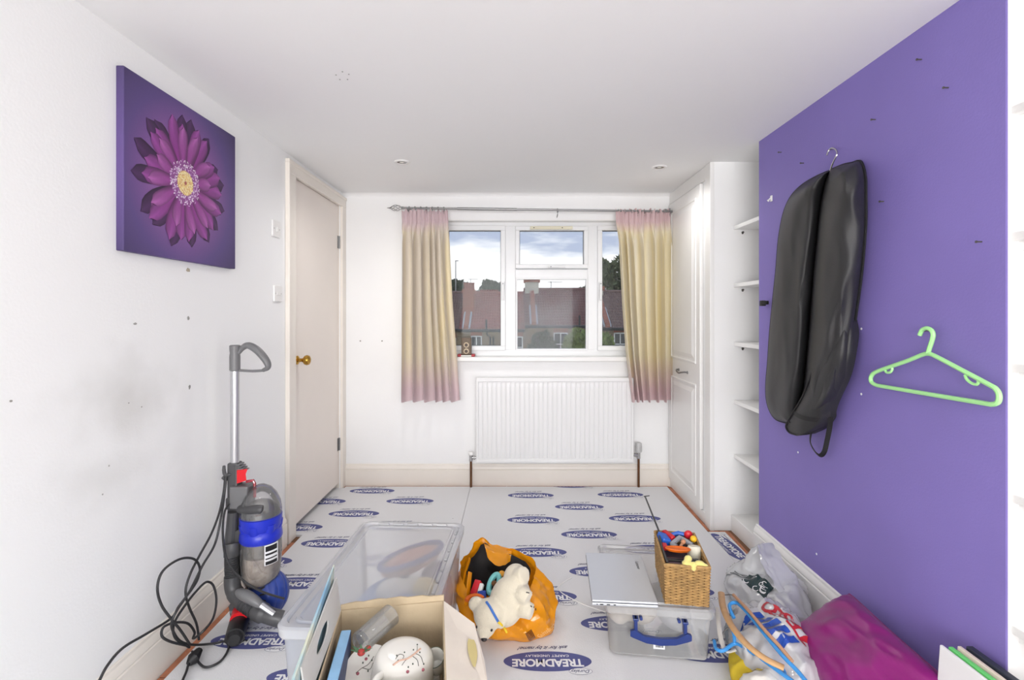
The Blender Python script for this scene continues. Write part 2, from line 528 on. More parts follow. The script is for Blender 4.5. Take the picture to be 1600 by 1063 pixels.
UMATS = [NAVY, PWHITE, INK]
logo_mesh = LOGO.mesh('logo_print', UMATS, False)

def sheet(label, x0, x1, y0, y1, spots, outline=None, xc=None):
    root = thing('underlay_sheet', label, 'underlay', ((x0+x1)/2, (y0+y1)/2, SF), 'carpet underlay sheets')
    pts = outline or [(x0, y0), (x1, y0), (x1, y1), (x0, y1)]
    mb = MB(); mb.loft([[Vector((a, b, SF)) for a, b in pts], [Vector((a, b, 0)) for a, b in pts]], True, True, True)
    mb.build('board', UNDERLAY, root, smooth=False)
    o = origin(root)
    for (x, y, a) in spots:
        inside = x0+.17 < x < x1-.17 and y0+.1 < y < y1-.1
        if inside:
            q = obj_from_mesh('logo_print', logo_mesh, root)
            q.location = Vector((x, y, 0))-o; q.rotation_euler = (0, 0, R(a))
        else:
            xa = x0 if xc is None or y < 2.84 else xc   # print runs off the edge of the sheet: trim it there
            M = T(x, y, 0) @ rot('Z', a)
            tmp = MB(); merge(tmp, LOGO, M)
            me = tmp.mesh('logo_print', UMATS, False, o)
            bm = bmesh.new(); bm.from_mesh(me)
            for co, no in (((xa+.001, 0, 0), (-1, 0, 0)), ((x1-.001, 0, 0), (1, 0, 0)), ((0, y0+.001, 0), (0, -1, 0)), ((0, y1-.001, 0), (0, 1, 0))):
                g = bm.verts[:]+bm.edges[:]+bm.faces[:]
                if g: bmesh.ops.bisect_plane(bm, geom=g, plane_co=Vector(co)-o, plane_no=no, clear_outer=True)
            if len(bm.faces): bm.to_mesh(me); obj_from_mesh('logo_print', me, root)
            bm.free()
    return root
yb = YB-.046
S1 = -.305
left_spots = [(-.992, 3.525-.405*k, 180) for k in range(6)]+[(-.685, 3.332-.405*k, 180) for k in range(6)]+[(-1.27, 3.325-.405*k, 180) for k in range(3)]+[]
sheet('white printed underlay sheet running alongside the cream door and vacuum cleaner', XL+.052, S1-.001, -.6, yb, left_spots,
      [(XL+.052, -.6), (S1-.001, -.6), (S1-.001, yb), (XL+.03, yb), (XL+.03, DY1-.006), (XL-.05, DY1-.006), (XL-.05, DY0+.006), (XL+.052, DY0+.006)], XL-.045)
mid_spots = [(.125, 3.437-.412*k, 180) for k in range(7)]+[(.432, 3.640-.408*k, 180) for k in range(7)]+[(.745, 3.452-.405*k, 180) for k in range(7)]
sheet('wide white printed underlay sheet in front of the radiator', S1+.001, 1.118, -.6, yb, mid_spots)
sheet('narrow underlay strip by the alcove plinth with its logo printed sideways', 1.1195, 1.215, -.3, 2.858, [(1.153, 2.68, -84)], None)

# ---------------------------------------------------------------- door in the left wall
dr = struct(MB().bbox(XL-.052, XL-.012, DY0+.004, DY1-.004, .034, DZ1-.004, .002).build('door_1', mat('door_cream', (240, 231, 223), .45, var=.015, vscale=3), smooth=False))
fr = MB()
aw, pr = .085, .018
ya_, ztl = DY0-aw-.01, DZ1-.006
fr.bbox(XL-.001, XL+pr, ya_, DY0+.004, SF, ztl+.002, .004)
fr.bbox(XL-.001, XL+pr+.006, ya_-.001, ya_+.022, SF, 2.078, .004)
fr.bbox(XL-.001, XL+pr, DY1-.004, YB, SF, ztl+.002, .004)
fr.bbox(XL-.001, XL+pr+.0008, ya_+.001, YB, ztl, 2.094, .004)
fr.bbox(XL-.001, XL+pr+.0068, ya_-.0018, YB-.001, 2.077, 2.098, .004)
for y0, y1, z0, z1 in ((DY0-.001, DY0+.0025, SF, DZ1), (DY1-.0025, DY1+.001, SF, DZ1), (DY0, DY1, DZ1-.0025, DZ1)):
    fr.box(XL-.11, XL-.008, y0, y1, z0, z1)
struct(fr.build('trim_8', CREAM, smooth=False))
rv = MB(); rv.box(XL-.12, XL-.10, DY0-.02, DY1+.02, SF, DZ1+.02); struct(rv.build('trim_9', DARKGAP, smooth=False))
kn = PX(470, 563, XL+.01)
kb = MB(); Mk = T(XL-.012, kn.y, kn.z) @ rot('Y', 90)
kb.lathe([(.0, 0), (.026, .0), (.026, .004), (.020, .009), (.011, .012), (.010, .030), (.014, .036), (.026, .046), (.030, .058), (.026, .070), (.014, .077), (.0, .078)], 20, Mk)
kb.build('door_knob', BRASS, dr)
for zz in (.27, 1.72):
    hb = MB()
    hb.cyl((XL-.008, DY1-.002, zz), (XL-.008, DY1-.002, zz+.09), .006, seg=10)
    hb.box(XL-.0125, XL-.0105, DY1-.03, DY1-.003, zz, zz+.09)
    hb.build('hinge', STEEL, dr)

# ---------------------------------------------------------------- window
Yf = 3.735                                       # front of the window frame
def fx(u): return (u-CX)*Yf/F
def fz(v): return H-(v-CY)*Yf/F
win = MB()
Fd = .065
def bar(mb, x0, x1, z0, z1, y0=Yf, y1=Yf+Fd, b=.006): mb.bbox(x0, x1, y0, y1, z0, z1, b)
m1a, m1b, m2a, m2b = fx(789), fx(806), fx(918), fx(934)
ztop, zbot = WZ1, fz(556)
fo0, fo1 = WX0, WX1
e_ = .0008
bar(win, fo0, fo0+.045, fz(547), fz(353), Yf+e_, Yf+Fd-e_); bar(win, fo1-.045, fo1, fz(547), fz(353), Yf+e_, Yf+Fd-e_)
bar(win, fo0, fo1, fz(354), ztop); bar(win, fo0, fo1, WZ0-.0, fz(546))
bar(win, m1a, m1b, fz(547), fz(353), Yf+e_, Yf+Fd-e_); bar(win, m2a, m2b, fz(547), fz(353), Yf+e_, Yf+Fd-e_)
bar(win, m1b-.004, m2a+.004, fz(435), fz(421), Yf+2*e_, Yf+Fd-2*e_)
w1 = struct(win.build('window_1', UPVC, smooth=False))
def mat_fogged():
    """old sealed pane with condensation trapped inside"""
    m = mat_clear('fogged_glass', (205, 205, 208), .97, .02, .0, .3, .2)
    t = m.node_tree
    mixes = [q for q in t.nodes if q.type == 'MIX_SHADER']
    tgt = [q for q in mixes if abs(q.inputs[0].default_value-.97) < 1e-4][0]
    n = t.nodes.new
    tcn = n('ShaderNodeTexCoord'); ns = n('ShaderNodeTexNoise'); ns.inputs['Scale'].default_value = 5; ns.inputs['Detail'].default_value = 4
    mpn = n('ShaderNodeMapping'); mpn.inputs['Scale'].default_value = (1, 1, .7)
    mrn = n('ShaderNodeMapRange'); mrn.inputs['From Min'].default_value = .42; mrn.inputs['From Max'].default_value = .68
    mrn.inputs['To Min'].default_value = .97; mrn.inputs['To Max'].default_value = .80
    t.links.new(tcn.outputs['Object'], mpn.inputs['Vector']); t.links.new(mpn.outputs[0], ns.inputs['Vector'])
    t.links.new(ns.outputs['Fac'], mrn.inputs['Value']); t.links.new(mrn.outputs[0], tgt.inputs[0])
    return m
GLASS = mat_clear('window_glass', (240, 244, 246), .97, .01, .0, .3, .2)
FOG = mat_fogged()
GASKET = mat('dark_gasket', (60, 60, 62), .7)
def pane(x0, x1, z0, z1, m=GLASS, y=Yf+.03):
    g = MB(); g.box(x0-.006, x1+.006, y, y+.006, z0-.006, z1+.006); g.build('pane', m, w1, smooth=False)
    g = MB()
    for a, b, c_, d_ in ((x0-.002, x1+.002, z1-.003, z1+.002), (x0-.002, x1+.002, z0-.002, z0+.003), (x0-.002, x0+.003, z0, z1), (x1-.003, x1+.002, z0, z1)):
        g.box(a, b, y-.004, y+.0, c_, d_)
    g.build('gasket', GASKET, w1, smooth=False)
def sash(x0, x1, z0, z1, wd=.036):
    q = MB()
    for a, b, c_, d_ in ((x0, x1, z1-wd, z1), (x0, x1, z0, z0+wd)):
        q.bbox(a, b, Yf-.016, Yf+.045, c_, d_, .005)
    for a, b, c_, d_ in ((x0, x0+wd, z0+wd-.002, z1-wd+.002), (x1-wd, x1, z0+wd-.002, z1-wd+.002)):
        q.bbox(a, b, Yf-.0155, Yf+.0445, c_, d_, .005)
    q.build('sash', UPVC, w1, smooth=False)
    pane(x0+wd, x1-wd, z0+wd, z1-wd)
sash(fo0+.04, m1a+.004, fz(548), fz(353))
sash(m2b-.004, fo1-.04, fz(548), fz(353))
sash(m1b-.004, m2a+.004, fz(420), fz(354), .032)
bead = MB()
for a, b, c_, d_ in ((m1b, m2a, fz(437), fz(434)), (m1b, m2a, fz(548), fz(545)), (m1b, m1b+.012, fz(547), fz(435)), (m2a-.012, m2a, fz(547), fz(435))):
    bead.bbox(a, b, Yf-.004-(.0006 if b-a > .05 else 0), Yf+.03, c_, d_, .003)
bead.build('bead', UPVC, w1, smooth=False)
pane(m1b+.008, m2a-.008, fz(546), fz(436), FOG)
# handles
def whandle(x, z, horiz=False):
    q = MB()
    y = Yf-.016
    if not horiz:
        q.bbox(x-.011, x+.011, y-.012, y, z-.03, z+.03, .004)
        q.bbox(x-.008, x+.008, y-.032, y-.010, z+.005, z+.022, .004)
        q.bbox(x-.008, x+.008, y-.040, y-.027, z-.11, z+.022, .005)
    else:
        q.bbox(x-.03, x+.03, y-.012, y, z-.009, z+.009, .004)
        q.bbox(x-.02, x-.004, y-.032, y-.010, z-.008, z+.008, .004)
        q.bbox(x-.02, x+.11, y-.040, y-.027, z-.007, z+.007, .004)
    q.build('handle', UPVC, w1, smooth=False)
    k = MB(); k.cyl((x+.0, y-.0415, z-.0 if horiz else z+.013), (x, y-.039, z if horiz else z+.013), .0035, seg=8); k.build('lock', BLACKP, w1)
whandle(m1a-.014, fz(447)); whandle(m2b+.014, fz(447)); whandle((m1b+m2a)/2-.01, fz(418), True)
tv = MB(); tv.bbox(fx(828), fx(894), Yf-.03, Yf-.014, fz(359.5), fz(354.5), .003)
tv.build('trickle_vent', mat('aged_vent', (226, 220, 196), .5), w1, smooth=False)
for u in (834, 878):
    tv = MB(); tv.cyl((fx(u), Yf-.032, fz(357)), (fx(u), Yf-.029, fz(357)), .004, seg=8); tv.build('screw', BLACKP, w1)
sl = MB(); sl.bbox(WX0-.03, WX1+.02, YB-.045, Yf+.01, fz(556)-.034, fz(556), .006)
sill = struct(sl.build('window_sill', GLOSSW, w1, smooth=False)); del sill['kind']
# reveal lining
rl = MB(); rl.box(WX0, WX1, YB+.001, Yf+.02, WZ1-.008, WZ1); rl.box(WX0, WX0+.008, YB+.001, Yf+.02, WZ0, WZ1); rl.box(WX1-.008, WX1, YB+.001, Yf+.02, WZ0, WZ1)
rl.build('reveal', GLOSSW, w1, smooth=False)

# ---------------------------------------------------------------- built-in wardrobe and alcove shelves
WFX, WY0 = 1.160, 2.900
wd = thing('built_in_wardrobe', 'white built-in wardrobe with panelled door beside the window curtain', 'wardrobe', (WFX, 3.28, SF))
b = MB(); b.bbox(WFX, XR+.005, WY0, YB-.002, SF, ZC+.005, .003); b.build('body', WHITE, wd, smooth=False)
b = MB(); b.bbox(WFX-.014, WFX+.01, WY0-.004, WY0+.075, SF, ZC-.001, .003); b.build('corner_post', GLOSSW, wd, smooth=False)
b = MB(); b.bbox(WFX-.010, WFX+.01, WY0+.07, YB-.004, SF, .055, .003); b.build('plinth', GLOSSW, wd, smooth=False)
b = MB(); b.bbox(WFX-.010, WFX+.01, WY0+.07, YB-.004, 2.05, ZC-.001, .003); b.build('top_fascia', GLOSSW, wd, smooth=False)
dy0, dy1, dz0, dz1, dxf = 3.035, 3.640, .06, 2.042, WFX-.022
b = MB(); b.bbox(dxf, WFX, dy0, dy1, dz0, dz1, .004)
door = b.build('door', GLOSSW, wd, smooth=False)
def raised(z0, z1):
    q = MB(); y0, y1 = dy0+.075, dy1-.075
    def rect(i, x): return [Vector((x, y0+i, z0+i)), Vector((x, y1-i, z0+i)), Vector((x, y1-i, z1-i)), Vector((x, y0+i, z1-i))]
    q.loft([rect(-.012, dxf+.0005), rect(-.008, dxf-.005), rect(0, dxf-.005), rect(.004, dxf-.001), rect(.018, dxf-.001), rect(.045, dxf-.008), rect(.05, dxf-.008)], True, False, True)
    q.build('raised_panel', GLOSSW, door, smooth=False)
raised(.13, .80); raised(.95, 1.96)
hz, hx = .868, dxf
hp = [Vector((hx-.002, 3.245, hz)), Vector((hx-.018, 3.25, hz+.002)), Vector((hx-.030, 3.285, hz-.004)), Vector((hx-.032, 3.33, hz-.012)), Vector((hx-.030, 3.375, hz-.004)), Vector((hx-.018, 3.41, hz+.002)), Vector((hx-.002, 3.415, hz))]
q = MB(); q.tube(cr(hp, 6), .0055, 8)
for yy in (3.245, 3.415): q.cyl((hx-.004, yy, hz), (hx+.001, yy, hz), .010, seg=12)
q.build('handle', STEEL, door)

names = ['topmost', 'second from top', 'middle', 'second from bottom', 'lowest']
SCREW = mat('shelf_screw', (96, 92, 88), .5, .4)
for i, zc in enumerate((1.748, 1.414, 1.074, .738, .424)):
    t = thing('alcove_shelf', names[i]+' white shelf in the alcove between wardrobe and purple wall', 'shelf', (1.45, 2.73, zc-.012), 'alcove shelves beside the wardrobe')
    b = MB(); b.bbox(1.284, XR, YP1-.001, WY0, zc-.011, zc+.011, .002); b.build('board', GLOSSW, t, smooth=False)
    if i < 3:
        b = MB(); b.cyl((1.335, WY0-.010, zc-.026), (1.335, WY0+.001, zc-.026), .006, seg=10); b.bbox(1.330, 1.338, WY0-.010, WY0, zc-.036, zc-.026, .002)
        b.build('shelf_support', SCREW, t)
b = MB(); b.bbox(1.268, XR, YP1-.001, WY0, SF, .085, .003)
tag(b.build('alcove_plinth', GLOSSW, smooth=False), 'low white plinth box at the foot of the alcove by the wardrobe', 'plinth')
for i, zc in enumerate((1.762, 1.440, 1.106, .774, .440)):
    t = thing('alcove_shelf', names[i]+' white shelf in the alcove past the green hanger', 'shelf', (1.45, .9, zc-.012), 'alcove shelves past the green hanger')
    b = MB(); b.bbox(1.272, XR, .45, YP0+.003, zc-.011, zc+.011, .002); b.build('board', GLOSSW, t, smooth=False)
    b = MB(); b.bbox(1.292, XR, YP0-.018, YP0+.002, zc-.036, zc-.010, .002); b.build('batten', GLOSSW, t, smooth=False)

# ---------------------------------------------------------------- recessed ceiling lights
GREYIN = mat('lamp_reflector', (150, 150, 150), .25, .9)
def downlight(x, y, power, label):
    t = thing('recessed_ceiling_light', label, 'ceiling light', (x, y, ZC), 'recessed ceiling lights')
    q = MB(); q.lathe([(.028, -.001), (.030, -.006), (.040, -.006), (.045, -.001), (.045, .004)], 28, T(x, y, ZC)); q.build('bezel', GLOSSW, t)
    q = MB(); q.lathe([(.0285, -.003), (.026, -.0015), (.0, -.0012)], 24, T(x, y, ZC)); q.build('reflector', GREYIN, t)
    q = MB(); q.lathe([(.014, -.0030), (.012, -.0045), (.0, -.005)], 16, T(x, y, ZC)); q.build('lamp_glass', mat('lamp_face', (235, 232, 225), .2), t)
    d = bpy.data.lights.new('lamp_light', 'SPOT'); d.energy = power; d.spot_size = R(160); d.spot_blend = 1; d.shadow_soft_size = .05; d.color = (1, .985, .965)
    o = bpy.data.objects.new('lamp_light', d); C.objects.link(o); o.parent = t; o.location = (0, 0, -.012)
DL = 15
c1, c2 = PZ(628, 253, ZC), PZ(1030, 261, ZC)
downlight(c1.x, c1.y, DL, 'round recessed ceiling light on the door side of the window')
downlight(c2.x, c2.y, 10, 'round recessed ceiling light next to the wardrobe')
downlight(c1.x, .6, 3, 'round recessed ceiling light between the flower canvas and the rear wall')
downlight(c2.x, .6, 2, 'round recessed ceiling light near the alcove past the green hanger')

# ---------------------------------------------------------------- radiator
rx0, rx1 = (744-CX)*3.58/F, (990-CX)*3.58/F
rz0, rz1, ry = H-(723-CY)*3.58/F, H-(592-CY)*3.58/F, 3.58
RAD = mat('radiator_enamel', (236, 236, 236), .35)
rad = thing('radiator', 'white fluted panel radiator under the window', 'radiator', ((rx0+rx1)/2, 3.6, rz0))
nf = 33
def radf(s, t):
    x = rx0+.012+(rx1-rx0-.024)*s
    ph = s*nf % 1
    env = min(1, min(t, 1-t)/.05)
    d = .0055*env*(1 if .22 < ph < .78 else (ph/.22 if ph <= .22 else (1-ph)/.22))
    return (x, ry+.006-d, rz0+.02+(rz1-rz0-.04)*t)
q = MB()
cols = []
for k in range(nf):
    for p_ in (0, .22, .78): cols.append((k+p_)/nf)
cols.append(1.)
ts = [0, .03, .07, .93, .97, 1]
pts = [[radf(min(c_, .99999), t_) for c_ in cols] for t_ in ts]
q.loft(pts, False)
q.build('fluted_panel', RAD, rad, smooth=False)
q = MB()
for a, b_, c_, d_ in ((rx0, rx0+.016, rz0, rz1), (rx1-.016, rx1, rz0, rz1), (rx0, rx1, rz0, rz0+.022), (rx0, rx1, rz1-.022, rz1)):
    q.bbox(a, b_, ry-.004-(.0006 if b_-a > .05 else 0), ry+.016, c_, d_, .004)
q.build('panel_rim', RAD, rad, smooth=False)
q = MB(); q.bbox(rx0, rx1, ry-.002, YB-.012, rz1-.004, rz1+.006, .003); q.build('top_grille', RAD, rad, smooth=False)
q = MB(); q.bbox(rx0+.002, rx1-.002, ry+.01, YB-.012, rz0+.01, rz1-.004, .003); q.build('back_panel', RAD, rad, smooth=False)
def valve(u, vtop, vfit, big):
    x = (u-CX)*3.61/F; Y = 3.605
    zt = H-(vtop-CY)*Y/F; zf = H-(vfit-CY)*Y/F
    q = MB(); q.cyl((x, Y, SF), (x, Y, zf), .0085, seg=12); q.build('pipe', COPPER, rad)
    q = MB(); q.cyl((x, Y, zf-.012), (x, Y, zf+.032), .013, seg=12); q.cyl((x, Y, zf+.012), (x+(.055 if u < 800 else -.055), Y, zf+.012), .010, seg=12)
    q.cyl((x+(.018 if u < 800 else -.018), Y, zf+.012), (x+(.030 if u < 800 else -.030), Y, zf+.012), .015, seg=6)
    q.build('valve', CHROME, rad)
    q = MB()
    r = .022 if big else .019
    q.lathe([(r*.7, 0), (r, .006), (r, zt-zf-.03-.006), (r*.8, zt-zf-.03)], 16, T(x, Y, zf+.03), cap0=True, cap1=True)
    if big:
        for k in range(10): a = 2*PI*k/10; q.box(-.0015, .0015, r-.001, r+.002, .01, .05, M=T(x, Y, zf+.03) @ Matrix.Rotation(a, 4, 'Z'))
    q.build('valve_cap', mat('valve_cap_grey', (190, 190, 190), .4) if big else GLOSSW, rad)
valve(736, 706, 718, False); valve(997.5, 692, 714, True)

# ---------------------------------------------------------------- switch and socket plates on the left wall
def plate(u, v, label, kind):
    c = PX(u, v, XL); t = thing(kind, label, 'switch' if kind == 'light_switch' else 'socket', (XL, c.y, c.z-.043))
    q = MB(); q.bbox(XL-.001, XL+.009, c.y-.043, c.y+.043, c.z-.043, c.z+.043, .004); q.build('plate', GLOSSW, t, smooth=False)
    if kind == 'light_switch':
        q = MB(); q.bbox(XL+.006, XL+.014, c.y-.006, c.y+.012, c.z-.014, c.z+.010, .003); q.build('rocker', GLOSSW, t, smooth=False)
    else:
        q = MB(); q.bbox(XL+.006, XL+.011, c.y-.02, c.y+.02, c.z-.01, c.z+.01, .002); q.build('insert', GLOSSW, t, smooth=False)
    for s in (-.03, .03):
        q = MB(); q.cyl((XL+.006, c.y+s, c.z), (XL+.0098, c.y+s, c.z), .0025, seg=8); q.build('screw', STEEL, t)
plate(430, 358, 'white light switch plate beside the door frame', 'light_switch')
plate(432.5, 459, 'white blank socket plate below the light switch', 'wall_socket')
# ================================================================== outside the window
def mat_roof(name, c0, c1):
    m = mat(name, c0, .85)
    t = m.node_tree; b = t.nodes['Principled BSDF']; tcn = t.nodes['Texture Coordinate']
    n1 = t.nodes.new('ShaderNodeTexNoise'); n1.inputs['Scale'].default_value = 4.5; n1.inputs['Detail'].default_value = 5; n1.inputs['Roughness'].default_value = .7
    r = t.nodes.new('ShaderNodeValToRGB'); r.color_ramp.elements[0].position = .3; r.color_ramp.elements[1].position = .75
    r.color_ramp.elements[0].color = lin(c0)+(1,); r.color_ramp.elements[1].color = lin(c1)+(1,)
    t.links.new(tcn.outputs['Object'], n1.inputs['Vector']); t.links.new(n1.outputs['Fac'], r.inputs[0]); t.links.new(r.outputs[0], b.inputs['Base Color'])
    return m
def mat_brick(name, a, b_, mortar, scale):
    m = mat(name, a, .9)
    t = m.node_tree; b = t.nodes['Principled BSDF']; tcn = t.nodes['Texture Coordinate']
    br = t.nodes.new('ShaderNodeTexBrick'); br.inputs['Color1'].default_value = lin(a)+(1,); br.inputs['Color2'].default_value = lin(b_)+(1,)
    br.inputs['Mortar'].default_value = lin(mortar)+(1,); br.inputs['Scale'].default_value = scale
    br.inputs['Brick Width'].default_value = .6; br.inputs['Row Height'].default_value = .2; br.inputs['Mortar Size'].default_value = .02
    mpn = t.nodes.new('ShaderNodeMapping'); mpn.inputs['Rotation'].default_value = (R(90), 0, 0)
    t.links.new(tcn.outputs['Object'], mpn.inputs['Vector']); t.links.new(mpn.outputs[0], br.inputs['Vector']); t.links.new(br.outputs['Color'], b.inputs['Base Color'])
    return m
ROOFS = [mat_roof('roof_tile_brown', (96, 58, 54), (150, 98, 88)), mat_roof('roof_tile_red', (112, 62, 58), (176, 122, 112)), mat_roof('roof_tile_dark', (92, 58, 56), (128, 84, 80)), mat_roof('roof_tile_grey', (104, 84, 80), (140, 116, 108))]
STOCK = mat_brick('stock_brick', (150, 132, 104), (118, 100, 80), (160, 148, 128), 2.2)
REDBR = mat_brick('red_brick', (160, 84, 62), (130, 66, 50), (150, 120, 104), 2.6)
RENDER = mat('pale_render', (186, 182, 166), .9, var=.2, vscale=1.5)
POT = mat('chimney_pot_clay', (136, 70, 56), .8, var=.2, vscale=3)
LEAD = mat('lead_flashing', (165, 170, 176), .6)
GUTTER = mat('black_gutter', (34, 34, 36), .5)
FRAMEW = mat('far_window_white', (235, 235, 232), .5)
DARKGL = mat('far_window_glass', (52, 56, 60), .1)
HY = 35.0                                        # front of the terrace
def hx_(u): return (u-CX)*HY/F
def hz_(v): return H-(v-CY)*HY/F
EAVE, RIDGE, DEEP = hz_(512), 3.10, 4.2
GROUND = -6.2
gd = MB(); gd.box(-60, 60, 5, 120, GROUND-.2, GROUND)
struct(gd.build('ground', mat('garden_ground', (96, 104, 70), .95, var=.3, vscale=.4), smooth=False))

def house(u0, u1, dz, roofm, wins, chim, label, vent=None, pipe=None):
    x0, x1 = hx_(u0), hx_(u1)
    t = thing('terraced_house', label, 'house', ((x0+x1)/2, HY+3, GROUND), 'terraced houses across the gardens')
    ez, rz = EAVE+dz, RIDGE+dz
    q = MB(); q.box(x0, x1, HY, HY+DEEP*2, GROUND, ez); q.build('wall', STOCK, t, smooth=False)
    # tiled slopes: every tile course steps, every tile is rounded
    rows, tw = 14, .175
    ncol = int((x1-x0)/tw)
    q = MB(); vs_, fs = [], []
    nx = ncol*4
    for side in (0, 1):
        base = len(vs_)
        for r in range(rows):
            for e in (0, 1):
                s = (r+e)/rows
                lift = .05 if e == 0 else .0
                for i in range(nx+1):
                    x = x0+(x1-x0)*i/nx
                    wv = .030*math.sin(2*PI*(i/4))+.03
                    y = HY-.25+(DEEP+.25)*s; z = ez-.05+(rz-ez+.05)*s+lift+wv
                    if side: y = 2*(HY+DEEP)-y
                    vs_.append((x, y, z))
        n = nx+1
        for r in range(rows*2-1):
            for i in range(nx):
                a = base+r*n+i; fs.append((a, a+1, a+n+1, a+n))
    q.add(vs_, fs)
    q.build('roof', roofm, t, smooth=False)
    q = MB(); q.tube([(x0, HY+DEEP, rz+.06), (x1, HY+DEEP, rz+.06)], .13, 8); q.build('ridge', roofm, t)
    q = MB(); q.tube([(x0, HY-.33, ez-.03), (x1, HY-.33, ez-.03)], .085, 8); q.box(x0, x1, HY-.30, HY-.02, ez-.16, ez+.0); q.build('gutter', GUTTER, t)
    for (u, v0, v1, wpx) in wins:
        x, za, zb, ww = hx_(u), hz_(v1), hz_(v0), wpx/2*HY/F
        f = MB(); k = .07
        for a, b_, c_, d_ in ((x-ww, x+ww, zb-k, zb), (x-ww, x+ww, za, za+k), (x-ww, x-ww+k, za, zb), (x+ww-k, x+ww, za, zb), (x-.03, x+.03, za, zb), (x-ww, x+ww, (za+zb)/2-.03, (za+zb)/2+.03)):
            f.box(a, b_, HY-.05, HY+.02, c_, d_)
        fo = f.build('window', FRAMEW, t, smooth=False)
        f = MB(); f.box(x-ww+.02, x+ww-.02, HY-.02, HY-.004, za+.02, zb-.02); f.build('pane', DARKGL, fo, smooth=False)
        f = MB(); n = 9
        lo = [Vector((x-ww*1.05+2.1*ww*i/n, HY-.03, zb+.0+.05*math.sin(PI*i/n))) for i in range(n+1)]
        hi = [p+Vector((0, 0, .30)) for p in lo]
        f.loft([lo, hi], False); f.loft([[p+Vector((0, .1, 0)) for p in hi], hi], False); f.build('lintel', REDBR, t, smooth=False)
    # party wall with its flashing, chimney stack and pots at the start of the house
    q = MB()
    xh, x0 = x0, x0+chim[0]+.12
    a0, a1 = x0-.16, x0+.16
    def up(s, h): return Vector((0, HY-.25+(DEEP+.25)*s, ez+(rz-ez)*s+h))
    q.loft([[Vector((a0, up(s, 0).y, up(s, -.1).z)), Vector((a1, up(s, 0).y, up(s, -.1).z)), Vector((a1, up(s, 0).y, up(s, .30).z)), Vector((a0, up(s, 0).y, up(s, .30).z))] for s in (0, 1)], True, True, True)
    q.build('party_wall', REDBR, t, smooth=False)
    q = MB()
    for sx in (-.28, .17):
        q.loft([[Vector((x0+sx, up(s, 0).y, up(s, .05).z)), Vector((x0+sx+.11, up(s, 0).y, up(s, .05).z)), Vector((x0+sx+.11, up(s, 0).y, up(s, .16).z)), Vector((x0+sx, up(s, 0).y, up(s, .16).z))] for s in (.02, .5)], True, True, True)
    q.build('flashing', LEAD, t, smooth=False)
    w_, y0, y1, ztop, cm, pots = chim
    q = MB(); q.box(x0-w_, x0+w_, y0, y1, ez, ztop)
    q.box(x0-w_-.08, x0+w_+.08, y0-.08, y1+.08, ztop-.28, ztop-.12); q.box(x0-w_-.04, x0+w_+.04, y0-.04, y1+.04, ztop-.12, ztop)
    c_ = q.build('chimney', cm, t, smooth=False)
    if cm is RENDER:
        q = MB(); q.box(x0-w_-.10, x0+w_+.10, y0-.10, y1+.10, ztop-.34, ztop); q.build('chimney_cap', REDBR, t, smooth=False)
    for k in range(pots):
        q = MB(); px_ = x0-w_*.7+(w_*1.4*k/max(1, pots-1) if pots > 1 else w_*.7)
        q.lathe([(.13, 0), (.12, .1), (.11, .42), (.14, .44), (.14, .50), (.09, .50), (.09, .2)], 12, T(px_, (y0+y1)/2, ztop), cap1=True); q.build('chimney_pot', POT, c_)
    if vent:
        u, v0, v1 = vent
        q = MB(); x = hx_(u); q.cyl((x, HY-.2, hz_(v1)), (x, HY-.2, hz_(v0)), .07, seg=10); q.build('vent_pipe', GUTTER, t)
    if pipe:
        q = MB(); x = hx_(pipe); q.tube([(x-.25, HY-.33, ez-.08), (x-.2, HY-.2, ez-.35), (x, HY-.1, ez-.5), (x, HY-.1, GROUND)], .06, 8)
        q.cyl((x+.22, HY-.1, ez-.45), (x+.22, HY-.1, GROUND), .055, seg=8)
        q.build('downpipe', GUTTER, t)
    return t
zw = hz_(560)
house(496, 606.9, .05, ROOFS[2], [(540, 530, 556, 17)], (.45, HY+DEEP-.5, HY+DEEP+.4, 3.9, REDBR, 4), 'terraced house with dark roof tiles behind the pink curtain')
house(607, 716.9, -.12, ROOFS[3], [(640, 530, 556, 17), (704, 528, 556, 17)], (.42, HY+DEEP-.5, HY+DEEP+.4, 3.9, REDBR, 4), 'terraced house with greyish brown roof left of the red brick chimney')
house(717, 819.9, -.16, ROOFS[1], [(744.5, 525, 556, 17), (808, 526, 560, 18)], (.40, HY+1.6, HY+3.0, 3.18, REDBR, 4), 'terraced house with red ribbed roof tiles and brick chimney', (760, 499, 515), 766)
house(820, 936.9, .12, ROOFS[2], [(876, 520, 556, 22)], (.52, HY+DEEP-.6, HY+DEEP+.5, 4.15, RENDER, 0), 'terraced house with dark red roof and tall rendered chimney', (905, 493, 512), 920)
house(937, 1046.9, -.05, ROOFS[3], [(969, 520, 556, 20), (1030, 524, 556, 18)], (.4, HY+DEEP-.5, HY+DEEP+.4, 3.5, RENDER, 2), 'terraced house with grey weathered roof beside the tall tree')
house(1047, 1157, .05, ROOFS[2], [(1100, 524, 556, 18)], (.42, HY+DEEP-.5, HY+DEEP+.4, 3.9, REDBR, 4), 'terraced house with dark tiles behind the yellow curtain')
